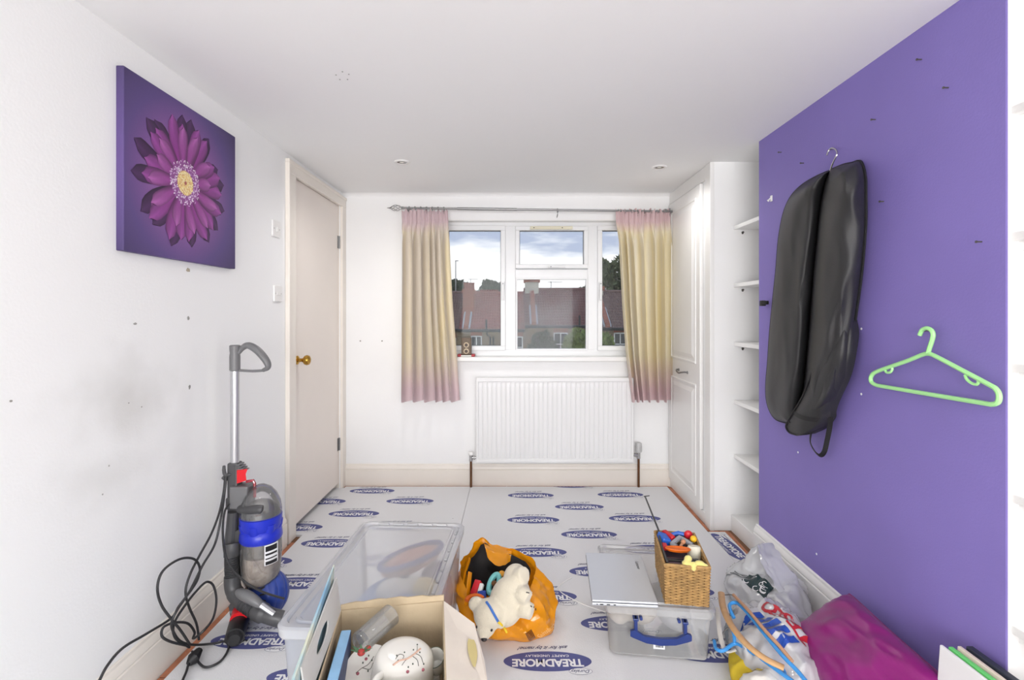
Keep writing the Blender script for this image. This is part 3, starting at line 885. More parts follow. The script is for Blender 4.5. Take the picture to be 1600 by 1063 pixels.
# a second row behind, seen over the ridge
for u, zt, lab in ((735, 3.75, 'red brick chimney stack with pots of the farther row'), (757, 3.65, 'low chimney stack with clay pots of the farther row'), (772, 3.55, 'chimney stack of the farther row beside the tall antenna')):
    t = thing('chimney_stack', lab, 'chimney', ((u-CX)*62/F, 62, 0), 'chimneys of the farther row')
    x = (u-CX)*62/F; zz = H-(461-CY)*62/F
    q = MB(); q.box(x-.55, x+.55, 61.5, 62.5, GROUND, zz); q.box(x-.62, x+.62, 61.4, 62.6, zz-.25, zz-.05); q.build('stack', REDBR, t, smooth=False)
    for k in range(4):
        q = MB(); q.lathe([(.12, 0), (.10, .5), (.13, .55), (.13, .65), (.08, .65)], 10, T(x-.42+.28*k, 62, zz), cap1=True); q.build('chimney_pot', POT, t)

# trees and shrubs
def foliage(rnd_, centre, rad, n, size, sparse=0.):
    mb = MB()
    for _ in range(n):
        while True:
            p = Vector((rnd_.uniform(-1, 1), rnd_.uniform(-1, 1), rnd_.uniform(-1, 1)))
            if p.length < 1: break
        lump = .75+.45*nz3(p, 2.2, int(centre[0]*3) % 17)
        p = p.normalized()*(p.length**.5)*lump
        if sparse and nz3(p, 3.1, 5) < sparse-.5: continue
        c = Vector(centre)+Vector((p.x*rad[0], p.y*rad[1], p.z*rad[2]))
        M = Euler((rnd_.uniform(0, 6), rnd_.uniform(0, 6), rnd_.uniform(0, 6))).to_matrix()
        s = size*rnd_.uniform(.6, 1.3)
        mb.add([c+M @ Vector((-s, 0, 0)), c+M @ Vector((0, -s*.5, s*.1)), c+M @ Vector((s, 0, 0)), c+M @ Vector((0, s*.5, s*.1))], [(0, 1, 2, 3)])
    return mb
def tree(u, vtop, vbot, Y, wpx, m, n, size, label, grp=None, sparse=0., seed=1):
    rr = random.Random(seed)
    x = (u-CX)*Y/F; zt = H-(vtop-CY)*Y/F; zb = H-(vbot-CY)*Y/F; rx = wpx/2*Y/F
    t = thing('leafy_tree', label, 'tree', (x, Y, GROUND), grp)
    f = foliage(rr, (x, Y, (zt+zb)/2), (rx, rx, (zt-zb)/2), n, size, sparse).build('foliage', m, t, smooth=False)
    f['kind'] = 'stuff'
    q = MB()
    q.tube([(x, Y, GROUND), (x+.1, Y, (zb+GROUND)/2), (x, Y, zb), (x-.1, Y, (zt+zb)/2), (x+.1, Y, zt-.2)], [.22, .2, .16, .1, .03], 7)
    for k in range(6):
        a = rr.uniform(0, 6.3); z0 = zb+(zt-zb)*rr.uniform(.05, .6)
        q.tube([(x, Y, z0), (x+math.cos(a)*rx*.4, Y+math.sin(a)*rx*.4, z0+(zt-zb)*.15), (x+math.cos(a)*rx*.75, Y+math.sin(a)*rx*.75, z0+(zt-zb)*.28)], [.08, .06, .02], 5)
    q.build('trunk', mat('tree_bark', (92, 84, 74), .9), t)
LEAFD = mat('leaves_dark_green', (62, 76, 50), .8, var=.35, vscale=2)
LEAFG = mat('leaves_fresh_green', (128, 146, 78), .7, var=.35, vscale=3)
LEAFO = mat('leaves_olive', (92, 102, 68), .8, var=.35, vscale=2)
tree(715, 436, 470, 80, 44, LEAFD, 2600, .42, 'round dark tree behind the red brick chimney', 'trees on the skyline', seed=2)
tree(768, 437, 470, 82, 46, LEAFD, 2600, .42, 'broad dark tree on the skyline beside the tall antenna', 'trees on the skyline', seed=3)
tree(640, 430, 470, 85, 80, LEAFD, 2600, .45, 'wide dark tree on the skyline behind the pink curtain', 'trees on the skyline', seed=4)
tree(868, 449, 475, 84, 50, LEAFO, 2000, .40, 'low rounded tree peeping over the dark red roof ridge', 'trees on the skyline', seed=5)
tree(917, 445, 475, 80, 30, LEAFD, 1500, .40, 'small dark tree over the roof near the window mullion', 'trees on the skyline', seed=6)
tree(958, 398, 490, 50, 74, LEAFO, 5200, .26, 'tall airy tree with pale sky showing through its crown', None, .42, seed=7)
tree(1010, 420, 490, 55, 80, LEAFD, 3600, .3, 'dense dark tree behind the yellow curtain', None, seed=8)
tree(905, 509, 575, 27, 60, LEAFG, 5200, .11, 'bright green shrub in front of the far house wall', None, seed=9)
tree(846, 517, 580, 29, 52, LEAFD, 4200, .12, 'dark green shrub beside the white-framed far window', None, seed=10)
tree(946, 512, 575, 28, 30, LEAFG, 3000, .11, 'narrow light green shrub before the grey roofed house', None, seed=11)
# street lamp and aerials
t = thing('street_lamp', 'slim grey street lamp rising above the far rooftops', 'street lamp', ((712-CX)*75/F, 75, GROUND))
x = (712-CX)*75/F; zt = H-(408-CY)*75/F
q = MB(); q.cyl((x, 75, GROUND), (x, 75, zt), .12, .07, seg=8); q.build('post', STEEL, t)
q = MB(); q.bbox(x-.1, x+.42, 74.9, 75.1, zt-.04, zt+.08, .03); q.build('lantern', STEEL, t)
ANT = mat('aerial_metal', (150, 152, 155), .5, .6)
def aerial(root, u, vt, vb, Y):
    x = (u-CX)*Y/F; z1_, z0_ = H-(vt-CY)*Y/F, H-(vb-CY)*Y/F
    q = MB(); q.cyl((x, Y, z0_-1), (x, Y, z1_), .035, seg=6)
    m_ = q.build('aerial_mast', ANT, root)
    q = MB(); q.cyl((x-.3, Y, z1_-.05), (x+.9, Y, z1_-.05), .025, seg=6); q.build('aerial_boom', ANT, m_)
    for k in range(6):
        q = MB(); q.cyl((x-.25+.2*k, Y-.3, z1_-.05), (x-.25+.2*k, Y+.3, z1_-.05), .018, seg=5); q.build('aerial_rod', ANT, m_)
aerial(bpy.data.objects['chimney_stack'], 735.5, 436, 464, 62)
aerial(bpy.data.objects['terraced_house.003'], 861, 440, 462, 39.2)

# ================================================================== curtains and pole
def curtain_mat(name, mid, yellow, pink, amount, z0, z1):
    m = bpy.data.materials.new(name); m.use_nodes = True
    t = m.node_tree; b = t.nodes['Principled BSDF']; n = t.nodes.new; k = t.links.new
    b.inputs['Roughness'].default_value = .75; b.inputs['Sheen Weight'].default_value = .15
    tcn = n('ShaderNodeTexCoord'); sp = n('ShaderNodeSeparateXYZ'); k(tcn.outputs['Object'], sp.inputs[0])
    mpn = n('ShaderNodeMapping'); mpn.inputs['Scale'].default_value = (9, 9, .55)
    ns = n('ShaderNodeTexNoise'); ns.inputs['Scale'].default_value = 1.6; ns.inputs['Detail'].default_value = 1
    k(tcn.outputs['Object'], mpn.inputs[0]); k(mpn.outputs[0], ns.inputs['Vector'])
    r = n('ShaderNodeValToRGB'); r.color_ramp.elements[0].position = .5-amount*.35; r.color_ramp.elements[1].position = .85-amount*.3
    r.color_ramp.elements[0].color = lin(mid)+(1,); r.color_ramp.elements[1].color = lin(yellow)+(1,)
    k(ns.outputs['Fac'], r.inputs[0])
    zr = n('ShaderNodeMapRange'); zr.inputs['From Min'].default_value = z0; zr.inputs['From Max'].default_value = z1
    k(sp.outputs['Z'], zr.inputs['Value'])
    ns2 = n('ShaderNodeTexNoise'); ns2.inputs['Scale'].default_value = 3.
    k(tcn.outputs['Object'], ns2.inputs['Vector'])
    a = n('ShaderNodeMath'); a.operation = 'MULTIPLY_ADD'; a.inputs[1].default_value = .12; k(ns2.outputs['Fac'], a.inputs[0]); k(zr.outputs[0], a.inputs[2])
    rp = n('ShaderNodeValToRGB'); e = rp.color_ramp.elements
    e[0].position = .10; e[0].color = (1, 1, 1, 1); e[1].position = .30; e[1].color = (0, 0, 0, 1)
    x = e.new(.95); x.color = (0, 0, 0, 1); x = e.new(1.0); x.color = (1, 1, 1, 1)
    k(a.outputs[0], rp.inputs[0])
    mx = n('ShaderNodeMix'); mx.data_type = 'RGBA'; k(rp.outputs[0], mx.inputs['Factor']); k(r.outputs[0], mx.inputs['A']); mx.inputs['B'].default_value = lin(pink)+(1,)
    k(mx.outputs['Result'], b.inputs['Base Color'])
    tl = n('ShaderNodeBsdfTranslucent'); k(mx.outputs['Result'], tl.inputs['Color'])
    ms = n('ShaderNodeMixShader'); ms.inputs[0].default_value = .22
    o = t.nodes['Material Output']; k(b.outputs[0], ms.inputs[1]); k(tl.outputs[0], ms.inputs[2]); k(ms.outputs[0], o.inputs[0])
    return m
CY_ = 3.565
def cx_(u): return (u-CX)*CY_/F
def cz_(v): return H-(v-CY)*CY_/F
CZ0, CZ1 = cz_(627), cz_(329)
def curtain(edges_l, edges_r, nfold, seed, m, label, lining_side):
    zt, zb = CZ1, CZ0
    t = thing('curtain', label, 'curtain', ((edges_l[0]+edges_r[0])/2, CY_, zb), 'window curtains')
    def lerp(a, q):
        k = q*(len(a)-1); i = min(int(k), len(a)-2); return a[i]+(a[i+1]-a[i])*(k-i)
    rr = random.Random(seed)
    ph = [rr.uniform(-.35, .35) for _ in range(nfold+2)]
    am = [rr.uniform(.55, 1.25) for _ in range(nfold+2)]
    kn_ = [0.]
    for _ in range(nfold): kn_.append(kn_[-1]+rr.uniform(.55, 1.5))
    kn_ = [x/kn_[-1] for x in kn_]
    def phase(s):
        for i in range(nfold):
            if s <= kn_[i+1]: return i+(s-kn_[i])/(kn_[i+1]-kn_[i])
        return float(nfold)
    def fn(s, q):
        z = zt+(zb-zt)*q
        s2 = min(1, max(0, s+.018*math.sin(2.2*q+5*s+seed)*min(1, q*3)*math.sin(PI*s)))
        wv = phase(s2); i = min(int(wv), nfold-1); fr_ = wv-i
        a = am[i]*(1-fr_)+am[i+1]*fr_
        body = math.sin(2*PI*wv)
        body = math.copysign(abs(body)**.65, body)
        g = min(1, max(0, q-.05)/.16); g = g*g*(3-2*g)
        amp = .008+.054*g
        t_ = max(0, 1-q/.13)
        ruch = (.009*math.sin(2*PI*s*nfold*2.6+seed)+.006*math.sin(2*PI*s*nfold*4.3+2*seed+8*q))*t_
        pinch = .012*math.exp(-((q-.06)/.02)**2)
        xx = lerp(edges_l, q)+(lerp(edges_r, q)-lerp(edges_l, q))*s
        xx += .013*math.cos(2*PI*wv)*g*a+.005*math.sin(2*PI*s*nfold*2.1+3)*t_
        lip = (.010*math.sin(2*PI*s*nfold*1.9+1)+.005*math.sin(2*PI*s*nfold*3.3))*max(0, 1-q/.05)
        hem = .007*math.sin(2*PI*wv+1)*max(0, (q-.95)/.05)
        return (xx, CY_-amp*a*body-ruch+pinch-.012, z+lip+hem)
    q = MB(); q.grid(fn, nfold*22, 90); q.build('drape', m, t, angle=None)
    return t, fn
cmL = curtain_mat('curtain_cream_pink', (226, 216, 202), (240, 226, 188), (220, 198, 202), .15, 0, CZ1-CZ0)
cmR = curtain_mat('curtain_yellow_pink', (234, 226, 208), (244, 229, 182), (222, 194, 196), .5, 0, CZ1-CZ0)
curtain([cx_(628), cx_(628), cx_(627), cx_(626)], [cx_(700), cx_(702), cx_(706), cx_(712), cx_(717)], 6, 4, cmL, 'cream curtain with pink hem hanging beside the door corner', 1)
curtain([cx_(961), cx_(966), cx_(970), cx_(976), cx_(986)], [cx_(1047), cx_(1047), cx_(1047), cx_(1047)], 6, 9, cmR, 'yellower cream curtain with pink hem hanging against the wardrobe', -1)
# pole with twisted cage finial, rings and brackets
PYp, PZp = CY_-.012, None
pole = thing('curtain_pole', 'thin grey metal curtain pole with twisted cage finial above the window', 'curtain pole', (0.3, CY_, cz_(330)))
pa, pb = Vector((cx_(630), CY_-.01, cz_(325.5))), Vector((1.152, CY_-.01, cz_(331)))
q = MB(); q.cyl(pa, pb, .0075, seg=12); q.build('pole', STEEL, pole)
q = MB(); q.cyl(pa.lerp(pb, .2), pa.lerp(pb, .42), .0095, seg=12); q.build('sleeve', STEEL, pole)
q = MB(); fl_ = .085
for k in range(5):
    pts_ = []
    for i in range(13):
        s = i/12; r = .019*math.sin(PI*s)**.8+.002; a = 2*PI*k/5+s*PI
        pts_.append(Vector((pa.x-.005-fl_*s, pa.y+r*math.cos(a), pa.z+r*math.sin(a))))
    q.tube(pts_, .0022, 5)
q.cyl((pa.x-.088, pa.y, pa.z), (pa.x-.112, pa.y, pa.z), .006, .002, seg=8); q.cyl((pa.x+.004, pa.y, pa.z), (pa.x-.008, pa.y, pa.z), .010, seg=10)
q.build('finial', STEEL, pole)
q = MB()
for u in (636, 1046):
    x = cx_(u); q.cyl((x, CY_-.01, cz_(327)), (x, YB+.001, cz_(327)), .006, seg=8); q.cyl((x, YB-.006, cz_(327)), (x, YB+.001, cz_(327)), .022, seg=14)
q.build('bracket', STEEL, pole)
for u in list(range(640, 700, 9))+[871]+list(range(966, 1050, 10)):
    x = cx_(u); s = (x-pa.x)/(pb.x-pa.x); c = pa.lerp(pb, s)
    q = MB(); q.tube([c+Vector((.003*math.sin(2*a), .014*math.cos(a), .014*math.sin(a)-.004)) for a in [2*PI*i/14 for i in range(14)]], .0024, 5, True)
    q.tube([c+Vector((0, 0, -.018)), c+Vector((0, .004, -.027)), c+Vector((0, -.002, -.036))], .0016, 5)
    if u == 871: q.tube([c+Vector((0, 0, -.03)), c+Vector((-.003, 0, -.045)), c+Vector((-.006, -.003, -.058))], [.003, .004, .001], 5)
    q.build('ring', STEEL, pole)

# little ornament on the sill
oz = fz(556); oc = P(729, 556, 3.665)
t = thing('sill_ornament', 'small brown box ornament with two round dials and red feet on the windowsill', 'ornament', (oc.x, 3.665, oz))
OB = mat('ornament_brown', (104, 88, 72), .5, var=.2, vscale=60)
q = MB(); q.bbox(oc.x-.036, oc.x+.036, 3.645, 3.690, oz+.012, oz+.140, .006); q.build('case', OB, t, smooth=False)
for zz in (.040, .085):
    q = MB(); q.lathe([(.020, 0), (.020, -.004), (.016, -.006), (.0, -.006)], 18, T(oc.x, 3.6455, oz+zz) @ rot('X', -90)); q.build('dial_ring', mat('ornament_cream', (206, 190, 164), .5), t)
    q = MB(); q.lathe([(.012, 0), (.010, -.003), (.0, -.003)], 14, T(oc.x, 3.639, oz+zz) @ rot('X', -90)); q.build('dial_face', mat('ornament_dark', (70, 50, 36), .4), t)
q = MB(); q.bbox(oc.x-.045, oc.x+.045, 3.63, 3.70, oz, oz+.013, .004); q.build('base', mat('ornament_silver', (180, 180, 175), .3, .6), t, smooth=False)
for s in (-.05, .05):
    q = MB(); q.bbox(oc.x+s-.013, oc.x+s+.013, 3.628, 3.70, oz, oz+.019, .005); q.build('foot', mat('ornament_red', (170, 40, 50), .4), t, smooth=False)

# ================================================================== flower canvas on the left wall
CVY0, CVY1, CVZ0, CVZ1, CVX = 1.559, 2.188, 1.443, 2.022, XL+.024
cvs = thing('canvas_picture', 'purple canvas print of a magenta gerbera flower', 'picture', (XL, (CVY0+CVY1)/2, CVZ0))
def canvas_mat():
    m = mat('canvas_purple', (86, 62, 112), .6, bump=.1, bscale=400)
    t = m.node_tree; b = t.nodes['Principled BSDF']; n = t.nodes.new; k = t.links.new; tcn = t.nodes['Texture Coordinate']
    vm = n('ShaderNodeVectorMath'); vm.operation = 'SUBTRACT'; vm.inputs[1].default_value = (0, -.02, .285)
    k(tcn.outputs['Object'], vm.inputs[0])
    ln = n('ShaderNodeVectorMath'); ln.operation = 'LENGTH'; k(vm.outputs[0], ln.inputs[0])
    r = n('ShaderNodeValToRGB'); e = r.color_ramp.elements
    e[0].position = .16; e[0].color = lin((140, 92, 158))+(1,); e[1].position = .46; e[1].color = lin((58, 48, 88))+(1,)
    x = e.new(.30); x.color = lin((92, 72, 130))+(1,)
    k(ln.outputs['Value'], r.inputs[0]); k(r.outputs[0], b.inputs['Base Color'])
    return m
q = MB(); q.bbox(XL-.001, CVX, CVY0, CVY1, CVZ0, CVZ1, .003); q.build('stretched_canvas', canvas_mat(), cvs, smooth=False)
# the print: flat petals, shaded as in the picture, built from the back layer to the front
fy, fzc = 1.850, 1.730
def petal_print():
    rr = random.Random(12)
    V_, F_, K_ = [], [], []
    lay = 0
    def petal(a, r0, r1, wd_, c0, c1, c2, x, bend):
        o = len(V_); n, mseg = 9, 5
        for i in range(n+1):
            s = i/n; rr_ = r0+(r1-r0)*s
            ww = wd_*(.45+.55*min(1, s/.55)**.8)*math.sqrt(max(.02, 1-max(0, (s-.72)/.28)**2.2))
            for j in range(mseg+1):
                e = (j/mseg-.5)*2
                aa = a+bend*s*s; ca, sa = math.cos(aa), math.sin(aa)
                lx, ly = rr_-(abs(e)**2)*.006*s, ww*e
                V_.append((x, fy+ca*lx-sa*ly, fzc+sa*lx+ca*ly))
                edge = abs(e)**2.2
                base = [c0[k]*(1-s)+c1[k]*s for k in range(3)]
                sh = .62+.38*(1-edge) if e < 0 else .80+.28*(1-edge)
                stri = 1+.05*math.sin(j*2.1+i)
                K_.append(tuple(min(255, base[k]*sh*stri) for k in range(3)))
        for i in range(n):
            for j in range(mseg):
                b0 = o+i*(mseg+1)+j; F_.append((b0, b0+1, b0+mseg+2, b0+mseg+1))
    for k in range(16):
        a = 2*PI*(k+.5)/16+rr.uniform(-.1, .1)
        petal(a, .07, rr.uniform(.235, .268), .030, (70, 30, 80), (72, 40, 86), None, CVX+.0006+k*.00001, rr.uniform(-.1, .1))
    for k in range(19):
        a = 2*PI*k/19+rr.uniform(-.09, .09)
        petal(a, .05, rr.uniform(.205, .250), .030, (132, 46, 128), (146, 74, 150), None, CVX+.0009+k*.00001, rr.uniform(-.12, .12))
    for k in range(12):
        a = 2*PI*(k+.3)/12+rr.uniform(-.12, .12)
        petal(a, .045, rr.uniform(.145, .215), .026, (136, 54, 132), (168, 96, 166), None, CVX+.0013+k*.00001, rr.uniform(-.15, .15))
    def disc(y, z, r, c, x, n=8):
        o = len(V_)
        for i in range(n):
            V_.append((x, y+r*math.cos(2*PI*i/n), z+r*math.sin(2*PI*i/n))); K_.append(c)
        F_.append(tuple(range(o, o+n)))
    disc(fy, fzc, .078, (150, 84, 150), CVX+.0016, 24)
    for k in range(330):
        a = rr.uniform(0, 6.283); r = rr.uniform(.046, .084)
        ln_, dd = rr.uniform(.004, .010), rr.uniform(0, 6.283)
        y, z = fy+r*math.cos(a), fzc+r*math.sin(a); x = CVX+.0018+k*.000001
        w_ = .0016; c = rr.choice([(238, 214, 240), (214, 170, 220), (250, 240, 250), (170, 110, 180)])
        o = len(V_); dy_, dz_ = math.cos(dd)*ln_, math.sin(dd)*ln_
        for sy, sz in ((-1, -1), (1, -1), (1, 1), (-1, 1)):
            V_.append((x, y+sy*dy_*.5-sz*math.sin(dd)*w_, z+sy*dz_*.5+sz*math.cos(dd)*w_)); K_.append(c)
        F_.append((o, o+1, o+2, o+3))
    disc(fy, fzc, .046, (196, 150, 140), CVX+.0023, 24)
    for k in range(260):
        g = 2.39996*k; r = .044*math.sqrt(k/260)
        disc(fy+r*math.cos(g), fzc+r*math.sin(g), .0030, rr.choice([(250, 224, 150), (240, 206, 140), (252, 238, 186), (226, 180, 120)]), CVX+.0025+k*.000001, 6)
    disc(fy, fzc, .007, (176, 96, 90), CVX+.003, 10)
    off = origin(cvs)
    me = bpy.data.meshes.new('flower_print')
    me.from_pydata([tuple(Vector(x)-off) for x in V_], [], F_)
    ca = me.color_attributes.new('print', 'FLOAT_COLOR', 'POINT')
    for i, c in enumerate(K_): ca.data[i].color = lin(c)+(1,)
    m = mat('flower_print_ink', (150, 70, 140), .6); t = m.node_tree
    vc = t.nodes.new('ShaderNodeVertexColor'); vc.layer_name = 'print'
    t.links.new(vc.outputs[0], t.nodes['Principled BSDF'].inputs['Base Color'])
    me.materials.append(m); me.shade_smooth()
    return obj_from_mesh('flower_print', me, cvs)
petal_print()

# ================================================================== on the purple wall
# garment bag
GB = mat('black_nonwoven', (38, 38, 40), .5, bump=.12, bscale=300, var=.12, vscale=10)
GBD = mat('black_binding', (20, 20, 22), .6)
def gw(u, v, d=0.0):                             # a spot on the purple wall, d metres in front of it
    return PX(u, v, XP-d)
gbag = thing('garment_bag', 'black garment suit bag hanging by a wire hook on the purple wall', 'garment bag', gw(1290, 680, 0))
Lpts = [(1296, 267), (1275, 276), (1253, 289), (1236, 306), (1224, 331), (1216, 372), (1212, 420), (1207, 468), (1202, 520), (1199, 565), (1196, 606), (1199, 634), (1210, 654), (1229, 661)]
Rpts = [(1299, 265), (1316, 258), (1330, 255), (1343, 253), (1350, 275), (1351, 310), (1351, 345), (1348, 390), (1343, 440), (1336, 490), (1328, 545), (1318, 592), (1303, 628), (1262, 660)]
Mid = [(1297, 267), (1294, 272), (1288, 290), (1283, 312), (1279, 340), (1275, 380), (1271, 420), (1267, 468), (1263, 520), (1259, 565), (1255, 606), (1251, 634), (1247, 652), (1240, 661)]
def samp(a, s):
    k = s*(len(a)-1); i = min(int(k), len(a)-2); f_ = k-i
    p0, p1, p2, p3 = a[max(i-1, 0)], a[i], a[i+1], a[min(i+2, len(a)-1)]
    return tuple(.5*((2*p1[c])+(p2[c]-p0[c])*f_+(2*p0[c]-5*p1[c]+4*p2[c]-p3[c])*f_*f_+(3*p1[c]-p0[c]-3*p2[c]+p3[c])*f_**3) for c in (0, 1))
def gfront(s, q, back=False):
    l, m_, r_ = samp(Lpts, q), samp(Mid, q), samp(Rpts, q)
    if s < .5: k = s/.5; p = (l[0]+(m_[0]-l[0])*k, l[1]+(m_[1]-l[1])*k)
    else: k = (s-.5)/.5; p = (m_[0]+(r_[0]-m_[0])*k, m_[1]+(r_[1]-m_[1])*k)
    env = math.sin(PI*min(1, max(0, k)))**.55 if 0 < k < 1 else 0
    if s >= .5: env = math.sin(PI*k)**.42 if 0 < k < 1 else 0
    top = min(1, q*5+.15)
    fold = nz3((s*5, q*2.2, 0), 1., 3)*.016+ridged((s*4+q*1.5, q*3, 1), 1., 5)*.014*env+ridged((s*7-q*3, q*6, 4), 1., 2)*.007*env
    fold += .012*math.sin(9*s+4*q)*env*(1-abs(2*q-1)*.5)
    d = .020+top*(.060 if s < .5 else .075)*env+fold*top*min(1, env*1.1)
    if back: return gw(p[0], p[1], .006)
    return gw(p[0], p[1], max(.012, d))
q = MB(); q.grid(gfront, 48, 80)
q.grid(lambda s, t_: gfront(s, t_, True), 48, 80)
edge_l = [gfront(0, i/60) for i in range(61)]; edge_r = [gfront(1, i/60) for i in range(61)]
for s_, E in ((0, edge_l), (1, edge_r)):
    q.loft([E, [gfront(s_, i/60, True) for i in range(61)]], False)
q.loft([[gfront(i/48, 1.) for i in range(49)], [gfront(i/48, 1., True) for i in range(49)]], False)
q.build('bag_body', GB, gbag, angle=60)
# front flap hanging lower over the right half
Fl = [(1300, 500), (1296, 520), (1288, 545), (1274, 572), (1264, 598), (1252, 625), (1240, 645), (1231, 660), (1229, 668), (1234, 676), (1246, 680)]
Fr = [(1330, 500), (1333, 520), (1330, 545), (1325, 572), (1319, 592), (1310, 612), (1302, 630), (1298, 643), (1297, 653), (1285, 668), (1264, 678)]
def flap(s, q_):
    l, r_ = samp(Fl, q_), samp(Fr, q_)
    p = (l[0]+(r_[0]-l[0])*s, l[1]+(r_[1]-l[1])*s)
    d = .088+.022*math.sin(PI*s)*(1-q_*.4)-.030*max(0, q_-.6)+.007*nz3((s*3, q_*4, 2), 1., 9)-.035*max(0, .25-q_)/.25-.03*(s**3)
    return gw(p[0], p[1], d)
q = MB(); q.grid(flap, 24, 40)
q.grid(lambda s, t_: flap(s, t_)+Vector((.022, 0, 0)), 24, 40)
for s_ in (0, 1): q.loft([[flap(s_, i/40) for i in range(41)], [flap(s_, i/40)+Vector((.022, 0, 0)) for i in range(41)]], False)
q.loft([[flap(i/24, 1) for i in range(25)], [flap(i/24, 1)+Vector((.022, 0, 0)) for i in range(25)]], False)
q.build('lower_flap', GB, gbag, angle=60)
q = MB(); q.tube([flap(0, i/40)+Vector((-.002, 0, 0)) for i in range(41)]+[flap(i/24, 1)+Vector((-.002, 0, 0)) for i in range(1, 25)], .004, 6)
q.build('flap_binding', GBD, gbag)
q = MB()
bandp = [(1240, 641), (1262, 650), (1282, 654), (1298, 655)]
def band(s, t_):
    a = samp(bandp, s); b_ = flap(.15+.8*s, .80+.05*s)
    p = gw(a[0], a[1]+t_*7, .088); return p
bvf = BVHTree.FromPolygons(*(lambda m_: (m_.v, m_.f))(MB().grid(flap, 24, 40)))
bm_ = MB(); bm_.grid(band, 16, 2)
dirv = (Vector((1.2, 1.95, .9))-Vector((0, 0, H))).normalized()
bd = decal(bm_, bvf, (1, 0, 0), .0025)
bd.build('band', GBD, gbag)
q = MB(); q.tube([p+Vector((.004, 0, 0)) for p in edge_l], .0055, 6); q.build('edge_binding', GBD, gbag)
q = MB(); q.tube([p+Vector((.004, 0, 0)) for p in edge_r], .0055, 6); q.build('edge_binding', GBD, gbag)
# zip piping and the two zip tabs
body_b = BVHTree.FromPolygons(*(lambda m_: (m_.v, m_.f))(MB().grid(gfront, 48, 80)))
def on_bag(u, v, lift=.004):
    p = gw(u, v, .25); h = body_b.ray_cast(p, Vector((1, 0, 0)), .4)
    return (h[0]-Vector((lift, 0, 0))) if h[0] is not None else gw(u, v, .05)
zp = [(1341, 262), (1337, 290), (1334, 315), (1338, 331), (1330, 352), (1323, 385), (1318, 420), (1314, 450), (1313, 478), (1308, 486)]
q = MB(); q.tube(cr([on_bag(*p) for p in zp], 5), .004, 6); q.build('zip_piping', mat('zip_tape', (58, 58, 60), .4), gbag)
q = MB(); c = on_bag(1307, 487, .012); q.bbox(-.014, .010, -.022, .022, -.010, .010, .004, M=T(c) @ rot('X', 35)); q.tube([c+Vector((-.012, 0, 0)), c+Vector((-.014, .03, -.02)), c+Vector((-.012, .05, -.035))], .005, 6); q.build('zip_tab', GBD, gbag)
q = MB(); c = gw(1199, 473, .022); q.bbox(-.008, .008, -.03, .03, -.009, .009, .003, M=T(c+Vector((0, .03, 0)))); q.bbox(-.010, .010, .0, .03, -.016, .012, .004, M=T(c+Vector((0, .03, 0)))); q.build('zip_tab', GBD, gbag)
q = MB(); sp = [gw(1268, 672, .06), gw(1266, 690, .05), gw(1272, 704, .045), gw(1281, 712, .04), gw(1288, 706, .035), (gw(1292, 690, .035)), gw(1296, 670, .04), gw(1298, 652, .05)]
q.tube(cr(sp, 6), .010, 6, flat=(.25, 1)); q.build('strap_loop', GBD, gbag)
hk = [gw(1297, 268, .03), gw(1300, 258, .03), gw(1305, 247, .028), gw(1308, 240, .024), gw(1306, 234, .02), gw(1300, 231.5, .02), gw(1295, 235, .024), gw(1292, 243, .03)]
q = MB(); q.tube(cr(hk, 6), .0032, 8); q.build('hook', CHROME, gbag)

# pale green plastic hanger
GREEN = mat('pale_green_plastic', (176, 240, 160), .35, var=.03)
hang = thing('coat_hanger', 'pale green plastic coat hanger hooked on the purple wall', 'hanger', gw(1452, 630, 0))
hd = .026
arms = [(1450, 553), (1462, 557), (1500, 577), (1545, 601), (1556, 608), (1561, 618), (1559, 629), (1549, 632), (1535, 630), (1450, 616), (1385, 605), (1369, 602), (1361, 596), (1362, 587), (1372, 580), (1415, 565), (1440, 555)]
q = MB(); q.tube(cr([gw(u, v, hd) for u, v in arms], 5, True), .0065, 8, True); q.build('frame', GREEN, hang)
hook = [(1450, 553), (1452, 545), (1456, 533), (1458, 523), (1455, 516), (1448, 513), (1441, 516), (1437, 524)]
q = MB(); q.tube(cr([gw(u, v, hd) for u, v in hook], 5), .0062, 8); q.build('hook', GREEN, hang)
for pts_ in ([(1383, 577), (1385, 582), (1391, 582), (1394, 578), (1394, 574)], [(1508, 586), (1511, 593), (1518, 599), (1526, 601), (1529, 597), (1527, 591)]):
    q = MB(); q.tube(cr([gw(u, v, hd) for u, v in pts_], 4), .004, 6); q.build('strap_notch', GREEN, hang)

# screws, plugs and one white hook left in the wall
SCR = (((1440, 93), 'dark screw high on the purple wall closest to the ceiling edge'), ((1482, 137), 'dark screw high on the purple wall above the green hanger'), ((1368, 187), 'dark screw in the purple wall above the near shoulder of the garment bag'),
       ((1221, 238), 'dark screw at the far top corner of the purple wall'), ((1256, 255), 'dark screw between the wall corner and the garment bag hook'), ((1381, 315), 'dark screw beside the shoulder of the garment bag'),
       ((1534, 378), 'dark screw in the purple wall by the near alcove edge'), ((1452, 517), 'screw carrying the green coat hanger'), ((1304, 233), 'screw carrying the garment bag hook'))
for (u, v), lab in SCR:
    c = gw(u, v, 0)
    t = thing('wall_screw', lab, 'screw', c, 'screws left in the purple wall')
    q = MB(); q.cyl(c+Vector((.01, 0, 0)), c+Vector((-.014, 0, 0)), .0020, seg=7); q.build('shank', SCREW, t)
    q = MB(); q.cyl(c+Vector((-.014, 0, 0)), c+Vector((-.016, 0, 0)), .0036, seg=9); q.build('head', SCREW, t)
c = gw(1206, 310, 0)
t = thing('adhesive_hook', 'small white plastic hook stuck on the purple wall near its far edge', 'hook', c)
